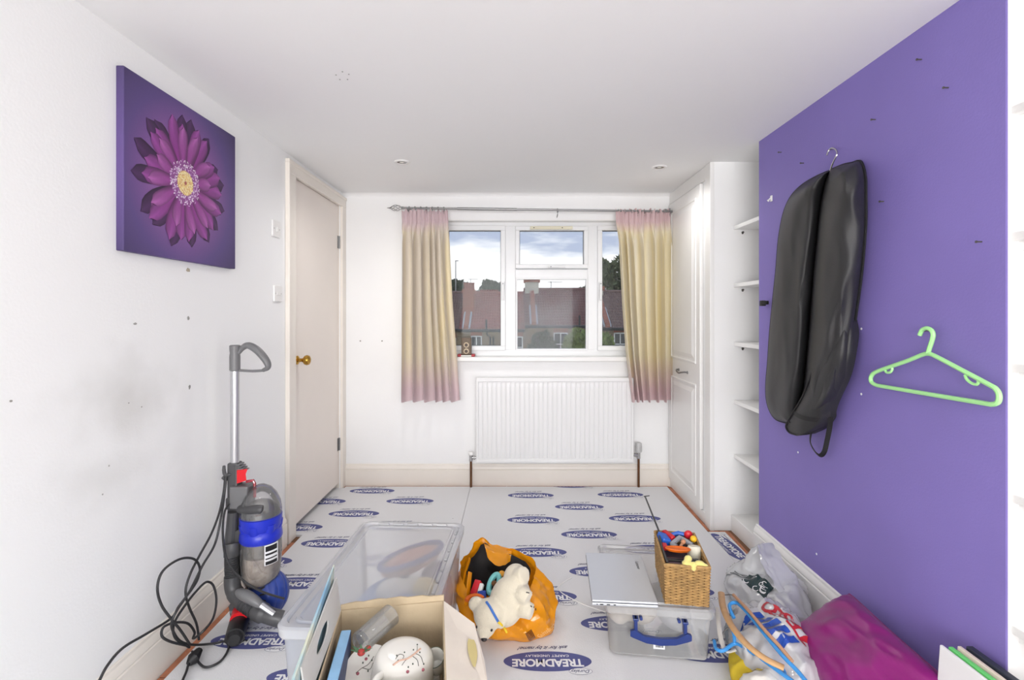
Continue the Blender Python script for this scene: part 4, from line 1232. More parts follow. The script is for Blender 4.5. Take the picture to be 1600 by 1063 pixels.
q = MB(); q.bbox(c.x-.006, c.x+.001, c.y-.008, c.y+.008, c.z-.016, c.z+.014, .003); q.build('plate', GLOSSW, t, smooth=False)
q = MB(); q.tube(cr([c+Vector((-.004, 0, .004)), c+Vector((-.014, 0, -.006)), c+Vector((-.016, 0, -.014)), c+Vector((-.022, 0, -.008))], 4), .003, 6); q.build('prong', GLOSSW, t)
for i, (u, v) in enumerate(((1346, 514), (1346, 616), (1247, 707), (1276, 866))):
    c = gw(u, v, 0); q = MB(); q.cyl(c+Vector((.002, 0, 0)), c+Vector((-.0012, 0, 0)), .0045, seg=7); q.build('paint_chip', PWHITE, ch)
def thing_mesh(name, mb, m, loc, smooth=True, angle=40):
    o = bpy.data.objects.new(name, mb.mesh(name, m, smooth, Vector(loc), angle)); C.objects.link(o); o.location = loc; return o
# ================================================================== upright vacuum cleaner
VY = 2.05
def vp(u, v, dy=0.): 
    return P(u, v, VY+dy)
DGREY = mat('vacuum_dark_grey', (74, 74, 76), .42, var=.05)
MGREY = mat('vacuum_mid_grey', (112, 112, 114), .4)
SILVER = mat('vacuum_silver_tube', (196, 197, 200), .3, .75)
VBLUE = mat('vacuum_blue', (34, 50, 190), .32, var=.05)
VBLUE2 = mat('vacuum_ball_blue', (40, 66, 150), .35)
VRED = mat('vacuum_red', (214, 28, 38), .3)
HOSE = mat('vacuum_hose', (62, 62, 64), .45)
CLEARP = mat_clear('vacuum_clear_plastic', (238, 238, 238), .90, .06, .3, .3)
DUST = mat('bin_dust', (172, 160, 150), .9, var=.25, vscale=40)
vac = thing('vacuum_cleaner', 'grey and blue upright ball vacuum cleaner standing by the skirting', 'vacuum cleaner', (vp(400, 0).x, VY, 0))
q = MB(); q.cyl(vp(367, 724), vp(367, 574), .0168, seg=18); q.build('tube', SILVER, vac)
q = MB(); q.lathe([(.0165, 0), (.0205, .004), (.0205, .06), (.019, .075), (.0205, .088), (.021, .104), (.017, .107), (.0, .107)], 18, T(vp(367, 580)), cap0=True); q.build('handle_collar', MGREY, vac)
hl = [(372, 553), (379, 544), (388, 540), (400, 546), (411, 557), (418, 568), (418, 575), (411, 579)]
q = MB(); pp = cr([vp(*p) for p in hl], 5); n_ = len(pp)
q.tube(pp, [.009+.009*math.sin(PI*min(1, i/n_*1.05)) for i in range(n_)], 10, flat=(1, .85)); q.build('handle_grip', MGREY, vac)
q = MB(); q.tube(cr([vp(412, 579), vp(395, 580), vp(374, 579), vp(364, 579)], 5), .0055, 8); q.build('handle_strut', MGREY, vac)
# spine and release
q = MB()
q.bbox(vp(359, 0).x, vp(375, 0).x, VY-.022, VY+.022, vp(0, 800).z, vp(0, 722).z, .006)
q.build('spine', DGREY, vac, smooth=False)
q = MB()
for k in range(4): q.bbox(vp(363, 0).x, vp(378+k*2.6, 0).x, VY-.020, VY+.020, vp(0, 726+k*3.0).z, vp(0, 724+k*3.0).z, .001)
q.build('vent_ribs', MGREY, vac, smooth=False)
q = MB()
rp = [(370, 735), (387, 733), (384, 741), (385, 751), (370, 756)]
q.loft([[vp(u, v, -.022) for u, v in rp], [vp(u, v, .022) for u, v in rp]], True, True, True); q.build('release_catch', VRED, vac, smooth=False)
q = MB(); q.bbox(vp(365, 0).x, vp(393, 0).x, VY-.034, VY+.034, vp(0, 792).z, vp(0, 757).z, .006); q.build('motor_housing', MGREY, vac, smooth=False)
q = MB(); q.tube([vp(385, 753), vp(396, 751), vp(398, 756), vp(398, 777)], .006, 8); q.build('bin_lever', mat_clear('red_clear_plastic', (200, 60, 80), .3, .1, .3, .3), vac)
BX, = (vp(408, 0).x,)
def vlathe(name, prof, m, seg=28, x=BX, lean=0):
    """profile in px: (radius px, v)"""
    q = MB(); q.lathe([(r/380., H-(v-CY)/380.) for r, v in prof], seg, T(x, VY, 0)); return q.build(name, m, vac)
vlathe('clear_dome', [(30, 803), (30, 796), (28, 784), (23, 772), (15, 762), (6, 757), (0, 756)], CLEARP)
vlathe('cyclone_cap', [(28, 806), (27.5, 800), (24, 791), (15, 784), (8, 781), (0, 780)], DGREY)
vlathe('blue_shroud', [(29, 842), (31, 838), (30, 828), (27, 824), (30, 818), (30.5, 804), (26, 802)], VBLUE)
for k in range(7):                               # cone bottoms bulging below the blue ring
    a = 2*PI*k/7+.3; q = MB(); c = Vector((BX+math.cos(a)*.055, VY+math.sin(a)*.055, vp(0, 822).z))
    q.lathe([(.012, -.034), (.018, -.022), (.026, .0), (.028, .022), (.0, .024)], 14, T(c), cap0=True); q.build('cyclone_cone', VBLUE, vac)
vlathe('clear_bin', [(29.5, 841), (30, 850), (29, 880), (27, 898), (24, 908), (20, 911), (0, 912)], CLEARP)
vlathe('inner_shroud', [(21, 842), (21, 866), (0, 867)], mat('shroud_mesh', (118, 112, 106), .6))
vlathe('dust_fill', [(0, 862), (26, 864), (27, 880), (25.5, 897), (22.5, 906), (0, 909)], DUST)
q = MB(); n = 8
ring = lambda v: [Vector((BX+.0795*math.cos(a), VY+.0795*math.sin(a), vp(0, v).z)) for a in [R(-55+i*6) for i in range(n)]]
q.loft([ring(842), ring(873)], False); lbl = q.build('label', PWHITE, vac)
for va, vb in ((844, 852), (855, 858), (862, 864), (867, 872)):
    q = MB(); rg = lambda v: [Vector((BX+.0800*math.cos(a), VY+.0800*math.sin(a), vp(0, v).z)) for a in [R(-52+i*5) for i in range(n)]]
    q.loft([rg(va), rg(vb)], False); q.build('label_print', BLACKP, lbl)
q = MB(); q.tube(cr([vp(376, 796, -.03), vp(390, 797, -.066), vp(404, 796, -.078), vp(411, 797, -.076)], 5), [.017]*14+[.014, .008], 10); q.build('intake_pipe', DGREY, vac)
# lower spine, hoses
q = MB(); q.bbox(vp(358, 0).x, vp(371, 0).x, VY-.03, VY+.018, vp(0, 793).z, vp(0, 775).z, .006); q.build('wand_clip', DGREY, vac, smooth=False)
q = MB()
q.bbox(vp(359, 0).x, vp(378, 0).x, VY-.016, VY+.026, vp(0, 905).z, vp(0, 798).z, .008)
q.tube([vp(364, 800, -.03), vp(362, 830, -.03), vp(360, 850, -.03)], [.020, .022, .024], 12)
q.loft([[vp(u, v, d) for u, v in ((358, 838), (378, 824), (378, 858), (360, 880))] for d in (-.04, .02)], True, True, True)
q.build('lower_spine', DGREY, vac, smooth=False)
def ribbed(path, r, name, pitch=.006):
    q = MB(); path = cr(path, 10); L_ = 0; rr_ = []; dense = []
    for i in range(len(path)-1):
        seg = (path[i+1]-path[i]).length; k = max(1, int(seg/(pitch/3)))
        for j in range(k): dense.append(path[i].lerp(path[i+1], j/k))
    dense.append(path[-1])
    for i, p in enumerate(dense):
        rr_.append(r*(1.0 if i % 3 else .86))
    q.tube(dense, rr_, 14); return q.build(name, HOSE, vac)
ribbed([vp(362, 868, -.05), vp(362, 885, -.055), vp(363, 902, -.058)], .027, 'hose')
q = MB(); q.tube(cr([vp(362, 850, -.045), vp(362, 858, -.05), vp(362, 868, -.05)], 4), .029, 14); q.build('hose_collar', DGREY, vac)
q = MB(); q.tube(cr([vp(363, 900, -.058), vp(363, 910, -.06), vp(365, 922, -.065), vp(372, 933, -.075), vp(382, 942, -.09)], 5), [.030]*12+[.032]*9, 14); q.build('hose_elbow', DGREY, vac)
ribbed([vp(380, 940, -.085), vp(392, 948, -.10), vp(404, 955, -.11)], .034, 'hose', .007)
q = MB(); q.tube(cr([vp(402, 954, -.11), vp(412, 959, -.12), vp(426, 964, -.125), vp(440, 968, -.12)], 5), [.036]*6+[.030]*10, 14); q.build('hose_cuff', DGREY, vac)
q = MB(); q.tube(cr([vp(370, 925, -.115), vp(382, 930, -.13), vp(396, 938, -.14), vp(410, 948, -.145)], 5), [.010, .014, .017, .019, .020, .021, .021, .021, .021, .020, .020, .019, .018, .016, .013, .008], 10); q.build('wand_handle', MGREY, vac)
q = MB(); q.tube([vp(408, 946, -.145), vp(428, 960, -.15)], [.012, .010], 8); q.build('wand_trim', SILVER, vac)
# ball with ridges and vent slots
bc = Vector((vp(415, 0).x, VY+.01, .094))
q = MB()
prof = []
for i in range(41):
    a = -PI/2+PI*i/40; r = .093*math.cos(a); z = .080*math.sin(a)
    if abs(i-20) in (3, 7, 11): r *= .965
    prof.append((max(r, .0005), z))
BA = T(bc) @ Vector((-.42, -.84, .22)).to_track_quat('Z', 'Y').to_matrix().to_4x4()
q.lathe(prof, 36, BA); q.build('ball', VBLUE2, vac)
for k in range(16):
    a = R(k*22.5)
    q = MB(); M = BA @ Matrix.Rotation(a, 4, 'Z') @ T(0, .056, .0635) @ rot('X', -33)
    q.bbox(-.003, .003, -.012, .012, -.004, .003, .001, M=M); q.build('vent_slot', BLACKP, vac, smooth=False)
q = MB(); q.loft([[vp(u, v, d) for u, v in ((357, 948), (366, 935), (385, 955), (390, 976), (362, 976))] for d in (-.075, -.02)], True, True, True)
q.cyl(vp(361, 957, -.08), vp(361, 957, -.075), .006, seg=10); q.build('stand_bracket', DGREY, vac, smooth=False)
hc = PZ(372, 984, .04)
q = MB(); q.cyl(hc+Vector((-.03, .07, .0)), hc+Vector((.012, -.045, -.002)), .036, .034, seg=18); q.cyl(hc+Vector((.012, -.045, -.002)), hc+Vector((.018, -.06, -.002)), .028, .02, seg=18); q.build('brush_head', BLACKP, vac)
q = MB(); q.cyl(hc+Vector((-.016, .03, .018)), hc+Vector((-.032, .075, .022)), .030, seg=16); q.build('red_end_cap', VRED, vac)
q = MB(); q.tube(cr([vp(360, 742, -.02), vp(352, 742, -.03), vp(350, 736, -.03), vp(350, 728, -.03)], 4), [.007]*10+[.006, .006, .005], 8); q.tube(cr([vp(360, 744), vp(354, 748, -.01), vp(349, 745, -.01)], 4), .010, 8); q.build('cable_hook', DGREY, vac)
# flex
CABLE = mat('cable_rubber', (44, 44, 46), .5)
def cab(u, v, X=-1.165):
    p = PX(u, v, X)
    if p.z < .008: p = PZ(u, v, .008)
    return p
def cable(pts, name='power_cable'):
    q = MB(); q.tube(cr(pts, 7), .0042, 7); return q.build(name, CABLE, vac)
cable([vp(352, 738, -.03), vp(350, 765, -.03), cab(343, 800), cab(330, 835), cab(312, 868), cab(297, 898), cab(290, 925), cab(296, 950), cab(307, 975), cab(311, 1000)])
cable([vp(354, 740, -.03), vp(351, 770, -.04), cab(346, 805, -1.14), cab(336, 850, -1.14), cab(316, 885, -1.14), cab(296, 925, -1.14), cab(276, 955, -1.14), cab(268, 975, -1.15), cab(272, 990), cab(283, 1003), cab(304, 1008), cab(334, 1006), cab(352, 1003), cab(357, 1014), cab(344, 1034), cab(321, 1043), cab(306, 1030), cab(300, 1018)])
cable([cab(296, 1006, -1.15), cab(282, 985, -1.15), cab(268, 968, -1.15), cab(252, 945), cab(246, 918), cab(255, 892), cab(281, 874), cab(303, 874), cab(312, 887), cab(309, 905), cab(299, 922), cab(280, 947), cab(268, 966, -1.19), cab(232, 989, -1.20), cab(192, 1013, -1.20), cab(168, 1040, -1.20), cab(154, 1066, -1.20)])
cable([cab(290, 1009), cab(266, 1003), cab(253, 994), cab(256, 980), cab(275, 973), cab(294, 975), cab(304, 988), cab(302, 998), cab(318, 986, -1.13), cab(333, 966, -1.13), cab(338, 938, -1.14), cab(333, 915, -1.15), cab(322, 910, -1.16), cab(306, 925, -1.16), cab(288, 948, -1.16), cab(272, 975, -1.16), cab(274, 997), cab(296, 1012)])
cable([vp(358, 788, -.06), vp(351, 800, -.10), vp(348, 830, -.12), vp(352, 868, -.13), vp(366, 893, -.14), vp(386, 912, -.15), vp(412, 926, -.13), vp(444, 936, -.10)])
pc = PZ(302, 1030, .022)
q = MB(); q.tube([pc+Vector((.0, .035, .008)), pc, pc+Vector((-.004, -.02, -.004))], [.012, .022, .010], 8); q.build('plug', BLACKP, vac)
cable([pc+Vector((-.004, -.02, -.004)), PZ(291, 1050, .012), PZ(284, 1068, .01), PZ(283, 1090, .01)])

# ================================================================== clear storage boxes
FROST = mat_clear('frosted_plastic', (250, 251, 252), .58, .22, .2, .25)
FROSTL = mat_clear('frosted_lid_plastic', (250, 251, 253), .58, .2, .2, .2)
CLEARB = mat_clear('clear_box_plastic', (250, 251, 252), .73, .12, .2, .25)
def rrect(hx, hy, r, z, M=None, k=5):
    o = []
    for sx, sy, a0 in ((1, 1, 0), (-1, 1, 90), (-1, -1, 180), (1, -1, 270)):
        for i in range(k+1):
            a = R(a0+90*i/k); o.append(Vector((sx*(hx-r)+r*math.cos(a), sy*(hy-r)+r*math.sin(a), z)))
    return [M @ x for x in o] if M else o
def tub(root, M, hx, hy, h, r, tm, taper=.03, wall=.003):
    q = MB()
    q.loft([rrect(hx-taper-.02, hy-taper-.02, r, .001, M), rrect(hx-taper, hy-taper, r, .010, M), rrect(hx-.012, hy-.012, r, h-.04, M), rrect(hx-.010, hy-.010, r, h-.038, M),
            rrect(hx-.004, hy-.004, r, h-.036, M), rrect(hx-.004, hy-.004, r, h-.012, M), rrect(hx-.012-wall, hy-.012-wall, r, h-.012, M)], True, True, False)
    return q.build('tub', tm, root, angle=30)
def lid(root, M, hx, hy, h, r, m):
    q = MB()
    q.loft([rrect(hx, hy, r, h-.030, M), rrect(hx+.002, hy+.002, r, h-.006, M), rrect(hx-.004, hy-.004, r, h, M), rrect(hx-.016, hy-.016, r, h, M), rrect(hx-.020, hy-.020, r, h-.008, M), rrect(hx-.034, hy-.034, r*.8, h-.008, M), rrect(hx-.037, hy-.037, r*.8, h-.002, M), rrect(hx-.043, hy-.043, r*.8, h-.002, M), rrect(hx-.047, hy-.047, r*.8, h-.007, M)], True, False, True)
    return q.build('lid', m, root, angle=30)
MB1 = T(-.428, 1.722, 0) @ rot('Z', -2.8)
big = thing('storage_box', 'large frosted clear plastic storage box with lid full of soft things', 'storage box', (-.428, 1.722, 0), 'clear plastic storage boxes')
tub(big, MB1, .2135, .358, .38, .03, FROST)
lid(big, MB1, .2135, .358, .38, .035, FROSTL)
for i in range(5):
    q = MB(); x = -.12+.06*i; q.bbox(x-.022, x+.022, .330, .342, .372, .381, .003, M=MB1); q.build('lid_rib', FROSTL, big, smooth=False)
for i in range(9):
    q = MB(); y = -.28+.07*i; q.bbox(.184, .196, y-.026, y+.026, .372, .381, .003, M=MB1); q.build('lid_rib', FROSTL, big, smooth=False)
q = MB(); c = MB1 @ Vector((-.12, -.362, .30)); q.tube([c+Vector((.014*math.cos(a), -.004, .014*math.sin(a))) for a in [2*PI*i/16 for i in range(16)]], .005, 6, True); q.build('clip_ring', STEEL, big)
# soft contents seen hazily through the lid
def soft(name, lab, cat, ells, m, vox=.008, grp=None):
    q = MB()
    zmin = 9
    for c, r, M in ells: q.ell(c, r, M, 20, 12)
    base = Vector(ells[0][0]); base.z = min(Vector(e[0]).z-e[1][2] for e in ells)
    me = remesh(q, vox, 3, name, m, base)
    o = obj_from_mesh(name, me); o.location = base
    return tag(o, lab, cat, grp)
PINK = mat('soft_pink', (226, 160, 150), .9, sheen=.3); LBLUE = mat('soft_blue', (60, 84, 180), .9, sheen=.3); SWHITE = mat('soft_white', (236, 234, 230), .9, sheen=.3)
SYEL = mat('soft_yellow', (236, 214, 150), .9); SLIL = mat('soft_lilac', (176, 168, 206), .9)
R1 = (T(0, 0, 0) @ rot('Z', 48)).to_3x3()
soft('slipper', 'pink toy slipper with blue rim inside the large frosted box', 'slipper', [((-.375, 1.86, .325), (.135, .055, .035), R1)], PINK)
q = MB(); q.tube([Vector((-.375, 1.86, .345))+R1 @ Vector((.135*math.cos(a), .055*math.sin(a), 0)) for a in [2*PI*i/28 for i in range(28)]], .010, 8, True); o = q.build('rim', LBLUE, bpy.data.objects['slipper']); o.location = (0, 0, 0)
soft('folded_blanket', 'pale blue blanket heaped inside the large frosted box', 'blanket', [((-.47, 1.55, .21), (.13, .13, .12), None), ((-.36, 1.60, .21), (.11, .14, .12), None), ((-.42, 1.75, .16), (.16, .22, .13), None)], mat('blanket_blue', (120, 156, 214), .9), .012)
soft('white_soft_toy', 'white soft toy lying in the large frosted box', 'soft toy', [((-.40, 1.68, .315), (.06, .05, .035), None), ((-.34, 1.71, .32), (.03, .03, .03), None)], SWHITE)
soft('yellow_soft_toy', 'yellow soft toy lying in the large frosted box', 'soft toy', [((-.30, 1.70, .31), (.05, .04, .035), None)], SYEL)
soft('lilac_cushion', 'lilac cushion at the far end inside the large frosted box', 'cushion', [((-.30, 1.93, .16), (.07, .09, .13), None)], SLIL, .01)
soft('rust_scarf', 'rust coloured scarf pressed against the side of the large frosted box', 'scarf', [((-.265, 1.60, .17), (.025, .17, .14), None)], mat('scarf_rust', (196, 140, 120), .9), .008)

MB2 = T(.553, 2.014, 0) @ rot('Z', -7)
b18 = thing('storage_box', 'clear plastic storage box with blue carry handle under the laptop', 'storage box', (.553, 2.014, 0), 'clear plastic storage boxes')
tub(b18, MB2, .195, .24, .20, .025, CLEARB, .022)
lid(b18, MB2, .195, .24, .20, .028, CLEARB)
BH = mat('blue_handle_plastic', (34, 54, 118), .35)
q = MB()
hp_ = [(-.090, .150), (-.088, .112), (-.060, .094), (0, .084), (.060, .094), (.088, .112), (.090, .150)]
yf = -.244
q.loft([[Vector((x, yf-.006, z+w_)) for x, z, w_ in ((-.105, .103, 0), (-.094, .098, 0), (-.05, .083, 0), (0, .078, 0), (.05, .083, 0), (.094, .098, 0), (.105, .103, 0))],
        [Vector((x, yf-.018, z)) for x, z in ((-.105, .103), (-.094, .098), (-.05, .083), (0, .078), (.05, .083), (.094, .098), (.105, .103))],
        [Vector((x, yf-.018, z)) for x, z in ((-.105, .120), (-.090, .126), (-.056, .106), (0, .101), (.056, .106), (.090, .126), (.105, .120))],
        [Vector((x, yf-.006, z)) for x, z in ((-.105, .120), (-.090, .126), (-.056, .106), (0, .101), (.056, .106), (.090, .126), (.105, .120))]], False)
for s in (-1, 1):
    q.bbox(s*.085-.006, s*.085+.006, yf-.014, yf+.014, .115, .163, .003); q.bbox(s*.085-.010, s*.085+.010, yf-.014, yf+.012, .155, .163, .002)
q.xf(MB2); q.build('carry_handle', BH, b18, smooth=False)
for s in (-1, 1):
    q = MB(); q.cyl((s*.066, yf-.002, .158), (s*.066, yf+.016, .158), .006, seg=10); q.xf(MB2); q.build('rivet', BH, b18)
q = MB(); q.box(-.020, .020, -.2245, -.222, .042, .068); q.xf(MB2 @ T(0, -.0005, 0)); lb = q.build('price_label', PWHITE, b18, smooth=False)
q = MB(); rr_ = random.Random(5); x = -.012
while x < .014:
    w_ = rr_.choice([.0008, .0014, .002]); q.box(x, x+w_, -.2255, -.2248, .048, .064); x += w_+rr_.choice([.0008, .0015])
q.xf(MB2); q.build('barcode', BLACKP, lb, smooth=False)
soft('packed_cloth', 'beige cloth packed inside the blue-handled clear box', 'cloth', [((.50, 2.03, .085), (.08, .14, .06), None), ((.42, 2.03, .07), (.05, .12, .05), None)], mat('cloth_beige', (214, 202, 186), .9), .01)
soft('packed_grey_cloth', 'pale grey cloth packed inside the blue-handled clear box', 'cloth', [((.63, 2.0, .08), (.07, .15, .055), None)], mat('cloth_grey', (206, 208, 212), .9), .01)

# ---------------------------------------------------------------- laptop
LAP = mat('laptop_silver', (206, 209, 216), .34, .45)
LAPD = mat('laptop_dark_edge', (70, 72, 76), .45, .4)
ML = T(.415, 1.957, .2015) @ rot('Z', -4.8)
lap = thing('laptop', 'closed silver laptop lying on the blue-handled storage box', 'laptop', (.415, 1.957, .2015))
q = MB(); q.bbox(-.1165, .1165, -.18, .18, 0, .010, .003, M=ML); q.build('base', LAP, lap, smooth=False)
q = MB(); q.bbox(-.115, .115, -.1785, .1785, .0095, .0125, .001, M=ML); q.build('seam', LAPD, lap, smooth=False)
q = MB(); q.bbox(-.1165, .1165, -.18, .18, .0122, .0195, .003, M=ML); ld = q.build('lid', LAP, lap, smooth=False)
for x, w_ in ((-.082, .012), (-.058, .012), (-.036, .008), (-.098, .004)):
    q = MB(); q.box(x-w_/2, x+w_/2, -.1808, -.178, .0035, .0075, M=ML); q.build('port', BLACKP, lap, smooth=False)
q = MB(); q.box(-.1172, -.115, -.17, .17, .009, .0135, M=ML); q.build('hinge_strip', LAPD, lap, smooth=False)
tx = text_mb('Lenovo', .020, .0002); q = MB(); merge(q, tx, ML @ T(.088, .085, .0199) @ rot('Z', -90)); q.build('lid_logo', mat('logo_grey', (110, 112, 118), .4, .5), ld, smooth=False)
q = MB(); q.tube(cr([PZ(u, v, .003) for u, v in ((893, 903), (884, 908), (874, 916), (876, 925), (890, 934), (912, 945), (935, 953), (950, 958))], 6), .002, 6)
tag(thing_mesh('thin_cable', q, GLOSSW, PZ(880, 928, 0)), 'thin white cable lying on the underlay beside the laptop box', 'cable')

# ---------------------------------------------------------------- wicker basket with toys
WICK = mat('wicker', (172, 136, 84), .7, var=.3, vscale=55)
WICKD = mat('wicker_stake', (120, 88, 50), .75, var=.3, vscale=50)
bkc = Vector((.643, 1.915, .2005))
MK = T(bkc) @ rot('Z', -9)
bk = thing('wicker_basket', 'small rectangular wicker basket full of toys on the clear storage box', 'basket', bkc)
bhx, bhy, bh = .078, .140, .146
def perim(n, hx, hy):
    o = []
    tot = 4*(hx+hy)
    for i in range(n):
        s = tot*i/n
        if s < 2*hx: o.append((-hx+s, -hy, 0, -1))
        elif s < 2*hx+2*hy: o.append((hx, -hy+s-2*hx, 1, 0))
        elif s < 4*hx+2*hy: o.append((hx-(s-2*hx-2*hy), hy, 0, 1))
        else: o.append((-hx, hy-(s-4*hx-2*hy), -1, 0))
    return o
q = MB(); rows = 27
pr_ = perim(176, bhx, bhy)
for r in range(rows):
    z = .005+r*(bh-.012)/(rows-1); k = .94+.06*(z/bh)
    pts_ = []
    for i, (x, y, nx_, ny_) in enumerate(pr_):
        wv = .0022*math.cos(2*PI*i/8+PI*(r % 2))
        pts_.append(MK @ Vector((x*k+nx_*wv, y*k+ny_*wv, z)))
    q.tube(pts_, .0029, 5, True)
q.build('woven_wall', WICK, bk, angle=None)
q = MB()
for i in range(0, 176, 4):
    x, y, nx_, ny_ = pr_[i]
    q.cyl(MK @ Vector((x*.94, y*.94, .002)), MK @ Vector((x, y, bh)), .0022, seg=5)
q.build('stakes', WICKD, bk)
q = MB(); q.tube([MK @ Vector((x, y, bh)) for x, y, _, _ in perim(60, bhx, bhy)], .0052, 7, True); q.build('rim', WICK, bk)
q = MB(); q.box(-bhx*.93, bhx*.93, -bhy*.93, bhy*.93, .001, .006, M=MK); q.build('bottom', WICK, bk, smooth=False)
TOYG = 'toys in the wicker basket'
def toy(name, lab, cat, mb, m, M, smooth=True, angle=40):
    loc = (MK @ M).translation
    mb.xf(MK @ M); 
    o = thing_mesh(name, mb, m, loc, smooth, angle); return tag(o, lab, cat, TOYG)
def cmat(n, c, r=.4): return mat(n, c, r)
TBLUE, TRED, TYEL, TOR, TWHT = cmat('toy_blue', (40, 100, 200)), cmat('toy_red', (206, 32, 44)), cmat('toy_yellow', (246, 190, 40)), cmat('toy_orange', (236, 112, 24)), cmat('toy_white', (232, 232, 228))
q = MB(); q.bbox(-.066, .066, -.022, .122, 0, .105, .01); toy('packed_games', 'dark games packed at the bottom of the wicker basket', 'game box', q, mat('dark_card', (60, 40, 48), .6), T(0, 0, .008), False)
for k, (yy, lab, c) in enumerate(((-.112, 'black disc case standing at the front in the wicker basket', (36, 34, 40)), (-.090, 'dark maroon disc case standing second in the wicker basket', (70, 34, 50)), (-.066, 'black glossy disc case standing behind the maroon one', (30, 30, 34)), (-.044, 'dark grey disc case next to the orange toy plate', (52, 50, 56)))):
    q = MB(); q.bbox(-.060, .055, -.006, .006, 0, .135-.002*k, .002); o = toy('disc_case', lab, 'disc case', q, mat('disc_case_%d' % k, c, .25), T(0, yy, .006) @ rot('X', 6), False)
q = MB(); q.lathe([(.0, 0), (.040, .002), (.048, .010), (.046, .013), (.038, .008), (.0, .006)], 24); q.xf(Matrix.Diagonal((1, .55, 1, 1))); toy('toy_plate', 'orange oval toy plate in the wicker basket', 'toy', q, TOR, T(-.012, -.020, .142) @ rot('X', -8))
q = MB()
for a, b_ in (((-.04, 0), (0, .035)), ((0, .035), (.04, 0)), ((.04, 0), (.025, -.02)), ((-.04, 0), (-.02, -.012))): q.tube([(a[0], a[1], 0), (b_[0], b_[1], .004)], .009, 8)
toy('toy_roof_frame', 'grey angular toy frame in the wicker basket', 'toy', q, mat('toy_grey', (150, 152, 158), .35), T(.012, .040, .140) @ rot('X', 25))
q = MB(); q.bbox(-.02, .02, -.030, .030, -.02, .02, .008); toy('blue_toy_block', 'blue plastic toy block in the back corner of the wicker basket', 'toy', q, TBLUE, T(-.052, .075, .140) @ rot('Y', 20) @ rot('Z', 15), False)
q = MB(); q.bbox(-.011, .011, -.035, .035, -.012, .012, .006); toy('red_toy_brick', 'red toy brick beside the blue block in the wicker basket', 'toy', q, TRED, T(-.028, .100, .148) @ rot('Z', 25), False)
q = MB(); q.bbox(-.008, .012, -.016, .016, -.01, .01, .005); toy('small_red_brick', 'small red brick by the orange toy plate', 'toy', q, TRED, T(-.058, .018, .140), False)
q = MB(); q.tube([(-.03, 0, 0), (0, .006, .006), (.034, 0, .004)], [.008, .010, .006], 8); toy('blue_toy_plane', 'small blue and white toy plane at the back of the basket', 'toy', q, TBLUE, T(.012, .105, .150))
q = MB(); q.ell((0, 0, 0), (.017, .010, .017)); toy('red_toy_disc', 'red round toy disc at the back of the wicker basket', 'toy', q, TRED, T(.048, .100, .158))
q = MB(); q.ell((0, 0, 0), (.013, .013, .013)); toy('yellow_ball', 'small yellow ball on top of the basket toys', 'ball', q, TYEL, T(.062, .070, .155))
q = MB(); q.tube([(0, 0, -.02), (0, .004, .006)], [.006, .005], 8); q.ell((0, .004, .012), (.009, .009, .010)); toy('toy_figure', 'tiny brown toy figure in the middle of the basket', 'toy', q, mat('toy_tan', (196, 140, 104), .6), T(.010, .022, .150) @ rot('Y', 30))
q = MB(); q.lathe([(0, -.03), (.022, -.028), (.026, -.01), (.026, .012), (.021, .020), (.0, .022)], 20); toy('cream_toy_drum', 'cream round toy lid near the right rim of the basket', 'toy', q, mat('toy_cream', (230, 226, 206), .5), T(.052, .005, .135) @ rot('X', -12))
yt = MB()
for c, r_ in (((-.022, 0, 0), (.017, .014, .012)), ((0, -.010, -.004), (.011, .010, .018)), ((.022, .0, .004), (.018, .012, .010)), ((.042, -.004, -.004), (.012, .010, .010)), ((-.014, .012, .012), (.014, .012, .013))): yt.ell(c, r_)
yt.xf(MK @ T(.022, -.128, .150)); loc = (MK @ T(.022, -.128, .146)).translation
o = obj_from_mesh('plush_bunny', remesh(yt, .004, 3, 'plush_bunny', mat('plush_yellow', (226, 214, 130), .9, sheen=.4), loc)); o.location = loc; tag(o, 'small yellow plush toy hanging over the front basket rim', 'soft toy', TOYG)
q = MB(); q.tube([MK @ Vector((-.066, -.132, .150)), MK @ Vector((-.070, 0, .153)), MK @ Vector((-.064, .13, .156)), PZ(1008, 776, .37)], [.0042, .004, .004, .0034], 7)
q.tube([PZ(1008, 776, .37)+Vector((-.006, 0, 0)), PZ(1008, 776, .37)+Vector((.022, .004, .002))], .0022, 6)
o = thing_mesh('black_rod', q, BLACKP, MK @ Vector((-.066, 0, .148))); tag(o, 'thin black rod sticking out of the wicker basket', 'rod')
q = MB(); q.ell(MK @ Vector((.093, .0, .028)), (.008, .02, .03)); o = thing_mesh('yellow_toy_piece', q, TYEL, MK @ Vector((.093, 0, .0))); tag(o, 'yellow plastic piece standing next to the wicker basket', 'toy')
# ================================================================== orange carrier bag with the toy polar bear
ORANGE = bpy.data.materials.new('orange_carrier_plastic'); ORANGE.use_nodes = True
_t = ORANGE.node_tree; _b = _t.nodes['Principled BSDF']
_b.inputs['Base Color'].default_value = lin((244, 160, 22))+(1,); _b.inputs['Roughness'].default_value = .15; _b.inputs['Coat Weight'].default_value = .3
_tl = _t.nodes.new('ShaderNodeBsdfTranslucent'); _tl.inputs['Color'].default_value = lin((250, 170, 30))+(1,)
_ms = _t.nodes.new('ShaderNodeMixShader'); _ms.inputs[0].default_value = .22
_t.links.new(_b.outputs[0], _ms.inputs[1]); _t.links.new(_tl.outputs[0], _ms.inputs[2]); _t.links.new(_ms.outputs[0], _t.nodes['Material Output'].inputs[0])
obag = thing('carrier_bag', 'crumpled orange plastic carrier bag holding a toy polar bear', 'carrier bag', (-.01, 2.03, 0), 'carrier bags on the floor')
